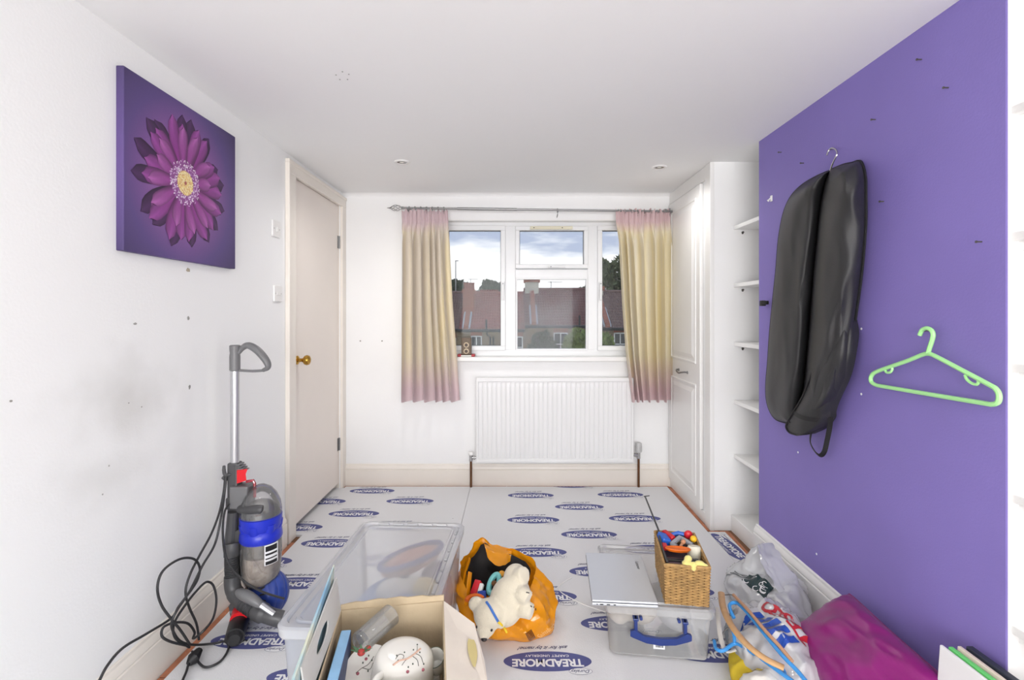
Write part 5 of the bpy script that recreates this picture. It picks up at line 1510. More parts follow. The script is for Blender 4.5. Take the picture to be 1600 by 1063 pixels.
def interp(tab, a):
    a %= 360; n = len(tab)
    for i in range(n):
        a0, v0 = tab[i]; a1, v1 = tab[(i+1) % n]
        if i == n-1: a1 += 360
        if a0 <= a <= a1 or (i == n-1 and a+360 <= a1 and a < tab[0][0]):
            aa = a if a >= a0 else a+360
            k = (aa-a0)/(a1-a0); k = k*k*(3-2*k); return v0+(v1-v0)*k
    return tab[0][1]
rimh = [(0, .185), (45, .215), (80, .235), (105, .215), (128, .275), (160, .235), (190, .20), (215, .13), (250, .085), (285, .11), (320, .16)]
rimr = [(0, .115), (45, .12), (80, .10), (105, .095), (128, .155), (160, .165), (190, .165), (215, .15), (250, .14), (285, .125), (320, .115)]
basr = [(0, .165), (45, .15), (90, .13), (135, .15), (180, .165), (225, .15), (270, .145), (300, .165), (330, .185)]
def bagp(s, t):
    """t 0..1 base to rim, 1..1.5 inside"""
    a = s*360; th = R(a); ca, sa = math.cos(th), math.sin(th)
    h, rr_, rb = interp(rimh, a), interp(rimr, a), interp(basr, a)
    if t <= 1:
        z = h*t; r = rb+(rr_-rb)*t**1.6+.035*math.sin(PI*min(1, t*.95))
    else:
        k = (t-1)/.5; z = h-(h-.03)*k; r = rr_-.006-.03*k
    p = Vector((-.01-.02*min(t, 1)+r*ca, 2.035+r*sa*.95, max(.003, z)))
    w_ = (.35+.65*math.sin(PI*min(1, max(0, t))*.8))
    cr_ = ridged((p.x*1.1+p.z*.8, p.y*1.1-p.z*.5, p.z*1.4), 8, 2)*.020+ridged((p.x+p.z, p.y, p.z*.6), 17, 4)*.011+ridged(p, 34, 1)*.004-.012
    if t > 1: cr_ *= .6
    d = Vector((ca, sa, .3))
    p = p+d*cr_*w_
    p.z = max(.002, p.z)
    return p
q = MB(); q.grid(lambda s, t: bagp(s, t), 120, 44)
base_ = MB()
q.add([bagp(i/120, 0) for i in range(120)], [list(range(120))])
outer_b = bvh_of(q)
q.build('bag_skin', ORANGE, obag, angle=24)
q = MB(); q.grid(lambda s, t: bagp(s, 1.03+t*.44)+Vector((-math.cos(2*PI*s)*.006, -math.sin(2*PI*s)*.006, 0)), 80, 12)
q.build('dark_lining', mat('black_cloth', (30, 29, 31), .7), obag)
hp_ = [Vector((-.158, 2.155, .262)), Vector((-.13, 2.17, .25)), Vector((-.095, 2.16, .225)), Vector((-.062, 2.135, .20)), Vector((-.04, 2.115, .185)), Vector((-.03, 2.15, .215))]
q = MB()
fl = [Vector(p) for p in ((-.128, 2.150, .262), (-.085, 2.165, .245), (-.035, 2.165, .235), (.0, 2.150, .228))]
fl2 = [Vector(p) for p in ((-.105, 2.09, .225), (-.075, 2.075, .205), (-.038, 2.075, .200), (-.01, 2.10, .205))]
a_ = cr(fl, 6); b_ = cr(fl2, 6)
q.grid(lambda s, t: (lambda i, k: a_[i].lerp(b_[i], t)+Vector((0, 0, .010*math.sin(PI*t)+.006*nz3((s*6, t*6, 0), 1, 3))))(min(int(s*(len(a_)-1)+.5), len(a_)-1), 0), 18, 10)
q.build('handle_flap', ORANGE, obag, angle=50)
q = MB(); q.tube(cr([Vector((-.178, 2.08, .225)), Vector((-.192, 2.03, .19)), Vector((-.196, 1.99, .15)), Vector((-.185, 1.95, .11)), Vector((-.176, 1.97, .15)), Vector((-.172, 2.02, .20))], 5), .011, 7, flat=(.35, 1)); q.build('carry_handle', ORANGE, obag)
d_ = (Vector((.05, 1.9, .1))-Vector((0, 0, H))).normalized()
BRN = mat('bag_print_brown', (110, 62, 20), .5); BRO = mat('bag_print_pale', (246, 190, 110), .5)
def put(mb, u, v, Y, ang, scale=1.):
    """stand flat print up facing the camera side near the given spot"""
    c = P(u, v, Y); z = -d_; x = Vector((1, 0, 0)); y = z.cross(x).normalized(); x = y.cross(z)
    M = Matrix(((x.x, y.x, z.x, c.x), (x.y, y.y, z.y, c.y), (x.z, y.z, z.z, c.z), (0, 0, 0, 1)))
    r_ = MB(); merge(r_, mb, M @ rot('Z', ang) @ Matrix.Diagonal((scale, scale, 1, 1))); return r_
bx_ = MB()
for k in range(5): bx_.add([(-.013+.0055*k, -.016, 0), (-.013+.0055*k+.0042, -.016, 0), (-.013+.0055*k+.0042, .016, 0), (-.013+.0055*k, .016, 0)], [(0, 1, 2, 3)])
decal(put(bx_, 829, 994, 1.86, 30), outer_b, d_, .002, .008).build('print_box', BRN, obag, smooth=False)
decal(put(text_mb("Sainsbury's", .022, .0003), 858, 985, 1.86, 32), outer_b, d_, .002, .008).build('print_name', BRO, obag, smooth=False)

# bear
PLUSH = mat('white_plush', (224, 215, 194), .95, sheen=.5, bump=.25, bscale=240, var=.04, vscale=30)
bear = thing('toy_polar_bear', 'cream white plush polar bear flopping out of the orange bag', 'soft toy', P(795, 950, 1.89)-Vector((0, 0, .1)))
q = MB()
def el(u, v, Y, r, M=None): q.ell(P(u, v, Y), r, M, 20, 12)
tilt = (rot('Y', 32)).to_3x3()
el(797, 935, 1.905, (.076, .065, .088), tilt)            # body
el(806, 905, 1.95, (.050, .052, .056), None)             # rump
el(787, 955, 1.885, (.066, .055, .055), None)            # chest
el(764, 960, 1.855, (.058, .055, .055), None)            # head
el(759, 980, 1.835, (.036, .034, .036), None)            # muzzle
el(757, 991, 1.822, (.023, .022, .020), None)
el(744, 944, 1.87, (.030, .020, .028), None)             # ear
el(783, 975, 1.83, (.016, .014, .018), None)             # other ear
q.tube([P(806, 925, 1.89), P(818, 930, 1.855), P(826, 936, 1.842)], [.032, .030, .027], 12)
q.tube([P(808, 950, 1.88), P(822, 953, 1.852), P(832, 957, 1.842)], [.032, .030, .028], 12)
q.tube([P(806, 905, 1.94), P(813, 900, 1.915), P(820, 898, 1.90)], [.030, .032, .030], 12)
off = origin(bear)
o = obj_from_mesh('body', remesh(q, .0055, 5, 'body', PLUSH, off), bear)
NOSE = mat('bear_nose', (34, 30, 32), .35)
q = MB(); q.ell(P(756.5, 999, 1.806), (.0115, .010, .008)); q.build('nose', NOSE, bear)
bb = bvh_me(o.data, off)
def on_bear(u, v):
    d = (P(u, v, 1.)-Vector((0, 0, H))).normalized(); h = bb.ray_cast(Vector((0, 0, H)), d); return (h[0] if h[0] is not None else P(u, v, 1.84)), d
for u, v in ((745, 980), (768, 985)):
    p, d = on_bear(u, v); q = MB(); q.ell(p, (.0045, .0045, .0055)); q.build('eye', NOSE, bear)
for pts_ in ([(829, 947), (831, 949)], [(834, 948), (834, 950)], [(837, 951), (837, 954)], [(822, 926), (827, 927)]):
    q = MB(); ps = []
    for u, v in pts_: p, d = on_bear(u, v); ps.append(p-d*.0005)
    q.tube(ps, .0022, 6); q.build('paw_stitch', NOSE, bear)
ps = []
for u, v in ((760, 941), (765, 948), (770, 957), (775, 966), (779, 973)):
    p, d = on_bear(u, v); ps.append(p-d*.002)
q = MB(); q.tube(cr(ps, 5), .005, 6); q.build('ribbon', mat('ribbon_blue', (70, 120, 200), .6), bear)
ps = []
for u, v in ((778, 972), (783, 976), (788, 982), (792, 989)):
    p, d = on_bear(u, v); ps.append(p-d*.004)
q = MB(); q.tube(cr(ps, 5), .0042, 6); q.build('ribbon_tail', mat('ribbon_yellow', (240, 206, 40), .6), bear)
# small toys inside the bag
IG = 'toys inside the orange bag'
def bagtoy(name, lab, mb, m, loc, M):
    mb.xf(T(loc) @ M); o = thing_mesh(name, mb, m, loc); tag(o, lab, 'toy', IG); return o
q = MB(); q.bbox(-.014, .014, -.028, .028, -.011, .011, .004); bagtoy('red_toy_car', 'red toy block car inside the orange bag', q, TRED, P(744, 919, 1.97), rot('Z', -25) @ rot('X', 40))
q = MB(); q.bbox(-.008, .008, -.020, .020, -.008, .008, .003); bagtoy('silver_toy_piece', 'white toy piece next to the red block in the orange bag', q, TWHT, P(751, 921, 1.955), rot('Z', -20) @ rot('X', 40))
q = MB(); q.bbox(-.016, .016, -.018, .018, -.010, .010, .004); bagtoy('blue_toy_brick', 'dark blue toy brick below the red block in the orange bag', q, mat('toy_navy', (24, 60, 150), .35), P(753, 932, 1.93), rot('Z', 10) @ rot('X', 40))
q = MB(); q.tube(cr([Vector((.026*math.cos(a)*.7, .036*math.sin(a), 0)) for a in [2*PI*i/10 for i in range(10)]], 4, True), .011, 8, True); bagtoy('toy_rattle', 'turquoise ring shaped toy inside the orange bag', q, mat('toy_turquoise', (120, 196, 196), .4), P(772, 913, 1.965), rot('Z', -30) @ rot('X', 45))
q = MB(); q.ell((0, 0, 0), (.011, .012, .010)); bagtoy('brown_toy_bead', 'brown flower bead in the middle of the turquoise ring toy', q, mat('toy_brown', (110, 70, 30), .5), P(772, 912, 1.955), Matrix.Identity(4))
q = MB(); q.lathe([(.0, -.012), (.014, -.012), (.012, .008), (.0, .012)], 14); bagtoy('yellow_toy_cone', 'mustard toy cone above the turquoise ring toy in the bag', q, mat('toy_mustard', (214, 150, 30), .5), P(784, 898, 1.99), rot('X', 30))
q = MB(); q.tube([Vector((.034*math.cos(a), .02*math.sin(a), .012*math.sin(a))) for a in [R(20+i*14) for i in range(11)]], .009, 8); bagtoy('orange_toy_ring', 'orange curved toy behind the bear head', q, TOR, P(742, 941, 1.90), rot('Z', 10))

# ================================================================== cardboard box of china
CARD = mat('cardboard_inside', (186, 168, 140), .9, var=.06, vscale=14, bump=.1, bscale=90)
CARDO = mat('cardboard_pale', (226, 216, 204), .85, var=.04, vscale=12)
MC = T(-.289, 1.152, 0) @ rot('Z', 9)
cx_h, cy_h, ch_ = .132, .158, .48
carton = thing('cardboard_box', 'open cardboard box of crockery with flaps up', 'box', (-.289, 1.152, 0))
wt = .0035
def wallp(x0, x1, y0, y1, name='side'):
    q = MB(); q.box(x0, x1, y0, y1, .002, ch_, M=MC); q.build(name, CARD, carton, smooth=False)
wallp(-cx_h, -cx_h+wt, -cy_h, cy_h); wallp(cx_h-wt, cx_h, -cy_h, cy_h)
wallp(-cx_h+wt, cx_h-wt, cy_h-wt, cy_h); wallp(-cx_h+wt, cx_h-wt, -cy_h, -cy_h+wt)
q = MB(); q.box(-cx_h+wt, cx_h-wt, -cy_h+wt, cy_h-wt, .001, .006, M=MC); q.build('bottom', CARD, carton, smooth=False)
# back flap edge, a little ragged
q = MB(); n = 14
lo = [MC @ Vector((-cx_h+2*cx_h*i/n, cy_h+.001, ch_-.001)) for i in range(n+1)]
hi = [MC @ Vector((-cx_h+2*cx_h*i/n, cy_h+.003, ch_+.010+.006*math.sin(PI*i/n)+.0015*((i*7) % 3))) for i in range(n+1)]
q.loft([lo, hi, [p+Vector((0, .004, 0)) for p in hi], [p+Vector((0, .004, 0)) for p in lo]], False); q.build('back_flap', CARD, carton, smooth=False)
# left flap standing up, with a hand hole
def lflap(y, t): return MC @ Vector((-cx_h-.002-.010*t+.004*math.sin(8*y), y, ch_+(.080+.006*math.sin(14*y))*t))
q = MB(); N_ = 40
outr, inn = [], []
for i in range(N_):
    a = 2*PI*i/N_; c_, s_ = math.cos(a), math.sin(a); k = 1/max(abs(c_), abs(s_))
    outr.append((c_*k*.158-.002, .5+s_*k*.5)); inn.append((c_*.052-.012, .5+s_*.20))
ths = Vector((-.0035, 0, 0))
A = [lflap(*p) for p in outr]; B = [lflap(*p) for p in inn]
q.loft([A, B, [p+ths for p in B], [p+ths for p in A], A], True); q.build('hand_hole_flap', mat('flap_white', (216, 214, 210), .8, var=.03), carton, smooth=False)
q = MB()
rf = [MC @ Vector(p) for p in ((cx_h, cy_h, ch_), (cx_h+.075, cy_h*.45, ch_-.015), (cx_h+.088, -cy_h*.3, ch_-.028), (cx_h+.088, -cy_h, ch_-.03), (cx_h, -cy_h, ch_))]
q.loft([rf, [p-Vector((0, 0, .004)) for p in rf]], True, True, True); q.build('right_flap', CARDO, carton, smooth=False)
q = MB(); tc_ = [MC @ Vector((cx_h+.062+.011*math.cos(a), -.03+.045*math.sin(a)*(1+.2*math.sin(3*a)), ch_-.0165)) for a in [2*PI*i/14 for i in range(14)]]
for p in tc_: p.z = ch_-.020-(p-(MC @ Vector((cx_h, 0, 0)))).length*0+.0
decal(MB().add(tc_, [list(range(14))]), BVHTree.FromPolygons(rf, [[0, 1, 2, 3, 4]]), (0, 0, -1), .0012, .02).build('tape_stain', mat('tape_yellow', (206, 190, 130), .5), carton, smooth=False)
# packing paper below the crockery
q = MB(); q.grid(lambda s, t: MC @ Vector(((s-.5)*2*(cx_h-.005), (t-.5)*2*(cy_h-.005), .345+.016*nz3((s*4, t*4, 0), 1, 2))), 20, 20)
q.box(-cx_h+.006, cx_h-.006, -cy_h+.006, cy_h-.006, .008, .33, M=MC)
o = thing_mesh('packing_paper', q, mat('packing_paper', (150, 132, 108), .9), MC @ Vector((0, 0, .006))); tag(o, 'brown packing paper under the crockery in the cardboard box', 'paper')
CHINA = mat('white_china', (240, 238, 232), .12, coat=.3)
STEM = mat('china_stem', (96, 92, 84), .4); ROSE = mat('china_rose', (176, 96, 110), .4); PEACH = mat('china_peach', (222, 184, 164), .4); LEAFC = mat('china_leaf', (80, 92, 80), .4)
camp = Vector((0, 0, H))
def sprig(root, bv, pts, roses, leaves, sash_=None):
    def on(u, v):
        d = (P(u, v, 1.)-camp).normalized(); h = bv.ray_cast(camp, d); return None if h[0] is None else h[0]-d*.0006
    def line(pts_, r, m, nm):
        ps = [on(*p) for p in cr([Vector((a, b_, 0)) for a, b_ in pts_], 5) for p in [(p.x, p.y)]]
        ps = [p for p in ps if p is not None]
        if len(ps) > 2: q = MB(); q.tube(ps, r, 5); q.build(nm, m, root)
    for l in pts: line(l, .0007, STEM, 'painted_stem')
    if sash_: line(sash_, .0022, PEACH, 'painted_ribbon')
    for u, v in roses:
        p = on(u, v)
        if p is not None: q = MB(); q.ell(p, (.0036, .0036, .0030)); q.build('painted_rose', ROSE, root)
    for u, v in leaves:
        p = on(u, v)
        if p is not None: q = MB(); q.ell(p, (.0016, .0016, .0026)); q.build('painted_leaf', LEAFC, root)
# big rounded pot, upside down
jc = Vector((-.262, 1.165, .352))
jug = thing('china_teapot', 'white china teapot with painted flower sprig in the cardboard box', 'teapot', jc)
q = MB(); q.lathe([(.0, .106), (.040, .106), (.056, .103), (.064, .096), (.0685, .084), (.072, .05), (.074, .0), (.0, .0)], 36, T(jc) @ rot('Y', 6)); jb = bvh_of(q); q.build('body', CHINA, jug)
q = MB(); q.tube(cr([jc+Vector((-.030, -.055, .088)), jc+Vector((-.036, -.078, .092)), jc+Vector((-.042, -.098, .070)), jc+Vector((-.042, -.098, .040)), jc+Vector((-.034, -.058, .022))], 6), .0085, 10); q.build('handle', CHINA, jug)
sprig(jug, jb, [[(618, 1030), (624, 1023), (631, 1025), (628, 1032)], [(628, 1040), (634, 1032), (643, 1026), (651, 1018), (652, 1010)], [(640, 1028), (648, 1022), (657, 1026), (661, 1036)], [(645, 1026), (652, 1032), (654, 1041)]], [(637, 1050), (661, 1047)], [(620, 1025), (622, 1033), (632, 1020), (638, 1043), (645, 1038), (652, 1008), (656, 1020), (662, 1038), (646, 1016)], [(614, 1040), (624, 1033), (636, 1030), (648, 1022), (657, 1014)])
pcn = Vector((-.333, 1.155, .352))
plt = thing('china_plate', 'white china plate with flower sprig leaning in the cardboard box', 'plate', pcn)
Mp = T(pcn+Vector((0, .01, .050))) @ rot('Z', 12) @ rot('X', 30) @ rot('Y', 10)
q = MB(); q.lathe([(.0, .004), (.034, .004), (.038, .006), (.060, .011), (.060, .013), (.037, .009), (.0, .007)], 36, Mp); pb_ = bvh_of(q); q.build('dish', CHINA, plt)
sprig(plt, pb_, [[(556, 1052), (566, 1044), (576, 1038), (584, 1026)], [(566, 1044), (578, 1046), (583, 1036)]], [(572, 1030), (559, 1053)], [(576, 1025), (581, 1032), (575, 1049), (567, 1036)])
cc = Vector((-.184, 1.190, .352))
cup = thing('china_cup', 'small white china cup with green rim in the corner of the cardboard box', 'cup', cc)
Mc = T(cc+Vector((0, 0, .062))) @ rot('X', 28) @ rot('Y', -5)
q = MB(); q.lathe([(.0, -.040), (.012, -.040), (.018, -.026), (.022, .0), (.024, .018), (.0225, .018), (.020, .0), (.016, -.024), (.0, -.034)], 28, Mc); q.build('body', CHINA, cup)
q = MB(); q.tube([Mc @ Vector((.0235*math.cos(a), .0235*math.sin(a), .018)) for a in [2*PI*i/28 for i in range(28)]], .0009, 5, True); q.build('rim_line', LEAFC, cup)
q = MB(); q.cyl(cc+Vector((-.002, .004, 0)), cc+Vector((0, .002, .03)), .013, .010, seg=18); q.build('foot', CHINA, cup)
vg = mat_clear('vase_glass', (235, 238, 238), .90, .03, .2, .3, .6)
va, vb = P(611, 961, 1.262), P(561, 1006, 1.175)
vase = thing('glass_vase', 'clear glass cylinder vase lying in the cardboard box', 'vase', vb-Vector((0, 0, .02)))
ax = (va-vb).normalized(); M_ = ax.to_track_quat('Z', 'Y').to_matrix().to_4x4(); ln_ = (va-vb).length
q = MB(); q.lathe([(.0, 0), (.024, .0), (.026, .004), (.0265, ln_), (.0245, ln_), (.0240, .012), (.0, .011)], 30, T(vb) @ M_); q.build('glass', vg, vase)
fs_ = thing('flower_sprig', 'small artificial red flower with green leaves beside the glass vase', 'artificial flower', vb+Vector((.005, -.02, -.03)))
fc = vb+Vector((.012, -.022, -.006))
q = MB(); q.ell(fc, (.009, .009, .007)); q.ell(fc+Vector((.012, .012, .002)), (.007, .007, .006)); q.build('bloom', mat('flower_red', (176, 60, 56), .7), fs_)
for k in range(7):
    a = k*.9; d = Vector((math.cos(a), math.sin(a)*.6, .4)); w_ = Vector((-d.y, d.x, 0))*.25
    q = MB(); q.loft([[fc, fc+d*.012+w_*.02, fc+d*.026], [fc+Vector((0, 0, .001)), fc+d*.012-w_*.02, fc+d*.026+Vector((0, 0, .001))]], False); q.build('leaf', mat('sprig_green', (78, 116, 84), .6), fs_, smooth=False)
# blue package in the box, blue painted card leaning outside
q = MB(); q.bbox(-.012, .012, -.12, .075, .012, .478, .003, M=MC @ T(-cx_h+.020, 0, 0) @ rot('Y', 1))
o = q.build('blue_package', [mat('package_navy', (56, 76, 120), .5, var=.2, vscale=30), mat('package_sky', (140, 186, 224), .45, var=.12, vscale=18)], smooth=False)
for p in o.data.polygons: p.material_index = 1 if p.normal.z > .4 or p.normal.y > .4 else 0
tag(o, 'blue printed package standing inside the cardboard box', 'package')
def blue_card_mat():
    m = mat('painted_sky_card', (150, 190, 210), .6); t = m.node_tree; b = t.nodes['Principled BSDF']
    n1 = t.nodes.new('ShaderNodeTexNoise'); n1.inputs['Scale'].default_value = 9; n1.inputs['Detail'].default_value = 3
    r = t.nodes.new('ShaderNodeValToRGB'); e = r.color_ramp.elements
    e[0].position = .35; e[0].color = lin((132, 176, 204))+(1,); e[1].position = .66; e[1].color = lin((214, 216, 196))+(1,)
    x = e.new(.5); x.color = lin((164, 200, 214))+(1,)
    t.links.new(t.nodes['Texture Coordinate'].outputs['Object'], n1.inputs['Vector']); t.links.new(n1.outputs['Fac'], r.inputs[0]); t.links.new(r.outputs[0], b.inputs['Base Color'])
    return m
q = MB()
for k in range(2):
    pts_ = [MC @ Vector(p) for p in ((-cx_h-.034-.012*k, -.22, .004), (-cx_h-.030-.012*k, cy_h-.01, .004), (-cx_h-.020-.004*k, cy_h+.012-.006*k, .592-.01*k), (-cx_h-.022-.010*k, -.22, .560-.02*k))]
    q.loft([pts_, [p+Vector((.003, 0, 0)) for p in pts_]], True, True, True)
sc_ = thing('painted_card', 'pale blue painted card board leaning outside the cardboard box', 'card', MC @ Vector((-cx_h-.034, 0, 0)))
q.build('board', blue_card_mat(), sc_, smooth=False)

# ================================================================== pile of bags by the skirting
def mat_bagwhite(name, rgb, see=.12):
    m = mat_clear(name, rgb, see, .2, .5, .35); return m
PBAG = mat_bagwhite('white_bag_plastic', (238, 240, 243))
PBAG2 = mat_bagwhite('striped_bag_plastic', (240, 240, 242), .05)
PRD, PBL, PGR = mat('bag_print_red', (176, 36, 48), .4), mat('bag_print_blue', (36, 78, 170), .4), mat('bag_print_dark_green', (28, 52, 56), .4)
def lump(c, rx, ry, h, ang, seed, amp=.02, nu=110, nv=36, peak=None, pw=.75):
    """crumpled sagging bag, closed, resting on the floor"""
    Mz = rot('Z', ang)
    def fn(s, t):
        th = 2*PI*s; ca, sa = math.cos(th), math.sin(th)
        ph = PI/2*t; r = math.cos(ph)**pw if t < 1 else 0; zz = math.sin(ph)
        bulge = 1+.10*math.sin(PI*min(1, t*1.6))
        p = Vector((rx*r*ca*bulge, ry*r*sa*bulge, h*zz))
        if peak:
            for (px_, py_, ph_, ps) in peak:
                p.z += ph_*math.exp(-((p.x-px_)**2+(p.y-py_)**2)/ps**2)*min(1, t*3)
        n = Vector((ca*r, sa*r, .25+zz)).normalized()
        cr_ = ridged(p, 11, seed)*amp+ridged(p*1.0, 24, seed+1)*amp*.5+nz3(p, 45, seed)*amp*.15
        p = p+n*cr_*min(1, .3+t*2)
        p = Mz @ p; p = p+Vector(c); p.z = max(.0025, p.z); return p
    q = MB(); q.grid(fn, nu, nv); q.add([fn(i/nu, 0) for i in range(nu)], [list(range(nu))]); return q
tc1 = Vector((.920, 1.755, 0))
tesco = thing('carrier_bag', 'white plastic carrier bag with blue stripes and red letters', 'carrier bag', tc1, 'carrier bags on the floor')
q = lump(tc1, .125, .225, .165, -14, 3, .022); tb = bvh_of(q); q.build('bag_skin', PBAG2, tesco, angle=45)
def flatprint(mb, c, ang, sx=1., sy=1.):
    r_ = MB(); merge(r_, mb, T(c[0], c[1], .6) @ rot('Z', ang) @ Matrix.Diagonal((sx, sy, 1, 1))); return r_
# word runs along the bag, each letter with its dash below
p0, p1 = PZ(1199, 955, .16), PZ(1262, 1012, .14)
dx = (p0-p1); ang = math.degrees(math.atan2(dx.y, dx.x)); ln_ = Vector((dx.x, dx.y)).length
side = Vector((dx.y, -dx.x, 0)).normalized()
if side.x > 0: side = -side
for i, chh in enumerate('TESCO'):
    c = p1.lerp(p0, (i+.3)/4.6)
    decal(flatprint(text_mb(chh, .075, .002), (c.x, c.y), ang, 1, .8), tb, (0, 0, -1), .0022, .012).build('letter', PRD, tesco, smooth=False)
    dsh = MB().add([(-.030, -.050, 0), (.020, -.050, 0), (.030, .050, 0), (-.020, .050, 0)], [(0, 1, 2, 3)])
    cc_ = c+side*.075
    decal(flatprint(dsh, (cc_.x, cc_.y), ang, .52, .8), tb, (0, 0, -1), .0022, .012).build('dash', PBL, tesco, smooth=False)
gc = Vector((1.075, 2.125, 0))
gbg = thing('carrier_bag', 'white plastic carrier bag with dark green print against the skirting', 'carrier bag', gc, 'carrier bags on the floor')
q = lump(gc, .115, .185, .105, 12, 8, .020, peak=[(.05, .10, .11, .06), (.07, -.05, .06, .06)]); gb_ = bvh_of(q); q.build('bag_skin', PBAG, gbg, angle=45)
pr1 = MB().add([(-.045, -.065, 0), (.040, -.055, 0), (.050, .070, 0), (-.030, .060, 0)], [(0, 1, 2, 3)])
gp = PZ(1183, 915, .11); decal(flatprint(pr1, (gp.x, gp.y), 25, .75, 1.), gb_, (0, 0, -1), .0022, .012).build('print_panel', PGR, gbg, smooth=False)
rr_ = random.Random(4)
for k in range(8):
    sw = MB(); x0_, y0_ = rr_.uniform(-.03, .03), rr_.uniform(-.05, .05); pts_ = [Vector((x0_+.010*math.cos(a)*(1+a*.1), y0_+.010*math.sin(a)*(1+a*.1), 0)) for a in [i*.5 for i in range(10)]]
    lft, rgt = [], []
    for i in range(10):
        d = pts_[min(i+1, 9)]-pts_[max(i-1, 0)]; n = Vector((-d.y, d.x, 0)).normalized()*.0016; lft.append(pts_[i]-n); rgt.append(pts_[i]+n)
    sw.loft([lft, rgt], False)
    sw = decal(flatprint(sw, (gp.x, gp.y), 25, .8, 1.), gb_, (0, 0, -1), .0042, .01)
    if len(sw.f) > 8: sw.build('print_swirl', PWHITE, gbg, smooth=False)
tl_ = PZ(1150, 908, .07)
for k in range(3):
    ls = MB().add([(-.0025, -.06, 0), (.0025, -.06, 0), (.0025, .06, 0), (-.0025, .06, 0)], [(0, 1, 2, 3)])
    decal(flatprint(ls, (tl_.x+.014*k, tl_.y-.01*k), 18), gb_, (0, 0, -1), .0022, .012).build('print_line', mat('bag_print_grey', (100, 104, 108), .5), gbg, smooth=False)
# tall handle ears of that bag propped on the skirting
def ear(pts_l, pts_r, sd):
    a_, b_ = cr(pts_l, 8), cr(pts_r, 8); n = min(len(a_), len(b_))-1
    q = MB()
    def fn(s, t):
        k = t*n; i = min(int(k), n-1); f_ = k-i; l, r_ = a_[i].lerp(a_[i+1], f_), b_[i].lerp(b_[i+1], f_); p = l.lerp(r_, s)
        return p+Vector((-.012*math.sin(PI*s)-.008*ridged((s*2, t*3, sd), 1.6, sd), 0, .006*nz3((s*4, t*5, sd), 1.5, sd)))
    q.grid(fn, 16, 30); q.grid(lambda s, t: fn(s, t)+Vector((.003, 0, 0)), 16, 30); return q
e1 = ear([PZ(1185, 853, .225), PZ(1192, 880, .20), PZ(1206, 905, .165), PZ(1225, 935, .10)], [PZ(1206, 848, .215), PZ(1222, 872, .20), PZ(1246, 905, .15), PZ(1264, 925, .09)], 3)
e1.build('handle_ear', PBAG, gbg, angle=60)
e2 = ear([PZ(1215, 890, .15), PZ(1222, 915, .12), PZ(1235, 945, .06)], [PZ(1252, 905, .12), PZ(1262, 920, .09), PZ(1256, 950, .03)], 6)
e2.build('handle_ear', PBAG, gbg, angle=60)
# magenta cushion leaning on the wall
MAG = mat('magenta_satin', (132, 18, 108), .36, sheen=.05, var=.12, vscale=9)
cu = thing('cushion', 'magenta satin cushion leaning against the purple wall skirting', 'cushion', (1.06, 1.60, 0))
cc_ = Vector((1.088, 1.580, .150)); a1 = Vector((.05, .998, .0)).normalized(); a2 = Vector((.80, -.04, .60)).normalized(); a3 = a1.cross(a2).normalized()
if a3.z < 0: a3 = -a3
def pill(sgn):
    def fn(s, t):
        x, y = 2*s-1, 2*t-1
        pin = 1-.06*(1-abs(x)**2)*(abs(y)**3)-.05*abs(x*y)**4; pin2 = 1-.05*abs(x*y)**4-.06*(1-abs(y)**2)*(abs(x)**3)
        th = max(0, (1-abs(x)**2.6))**.5*max(0, (1-abs(y)**2.6))**.5
        p = cc_+a1*(x*.235*pin2)+a2*(y*.150*pin)+a3*(sgn*.070*th)
        wr = .012*ridged((x*1.5+y, y*2, 1), 1.6, 4)*th+.004*nz3((x*3, y*3, 0), 1.5, 7)*th
        p = p+a3*sgn*wr; p.z = max(.003, p.z); p.x = min(p.x, XP-.022); return p
    return fn
q = MB(); q.grid(pill(1), 40, 34); q.grid(pill(-1), 40, 34); q.build('cover', MAG, cu, angle=None)
ed = [pill(1)(s, t) for s, t in [(i/20, 0) for i in range(20)]+[(1, i/20) for i in range(20)]+[(1-i/20, 1) for i in range(20)]+[(0, 1-i/20) for i in range(20)]]
q = MB(); q.tube(ed, .0035, 6, True); q.build('piping', MAG, cu)
# boards leaning against the wall at its near end
BG = 'boards leaning at the end of the purple wall'
bl = [('white_board', 'white board leaning in front of the green folder by the wall', (240, 240, 240), 1.150, 1.158, .335, 1.372), ('green_folder', 'bright green folder edge between white boards by the wall', (110, 214, 120), 1.163, 1.175, .338, 1.360), ('cream_board', 'cream board leaning behind the green folder', (228, 214, 200), 1.180, 1.190, .345, 1.352), ('black_folder', 'black folder leaning against the purple wall behind the boards', (44, 50, 62), 1.196, 1.214, .350, 1.344)]
for nm, lab, c, x0_, x1_, zt, ye in bl:
    q = MB(); sh = Matrix(((1, 0, .07, 0), (0, 1, 0, 0), (0, 0, 1, 0), (0, 0, 0, 1)))
    q.bbox(x0_, x1_, .95, ye, .001, zt, .002, M=sh)
    o = thing_mesh(nm, q, mat(nm+'_surface', c, .5), Vector((x0_, 1.15, .001)), False); tag(o, lab, 'board' if 'board' in nm else 'folder', BG)
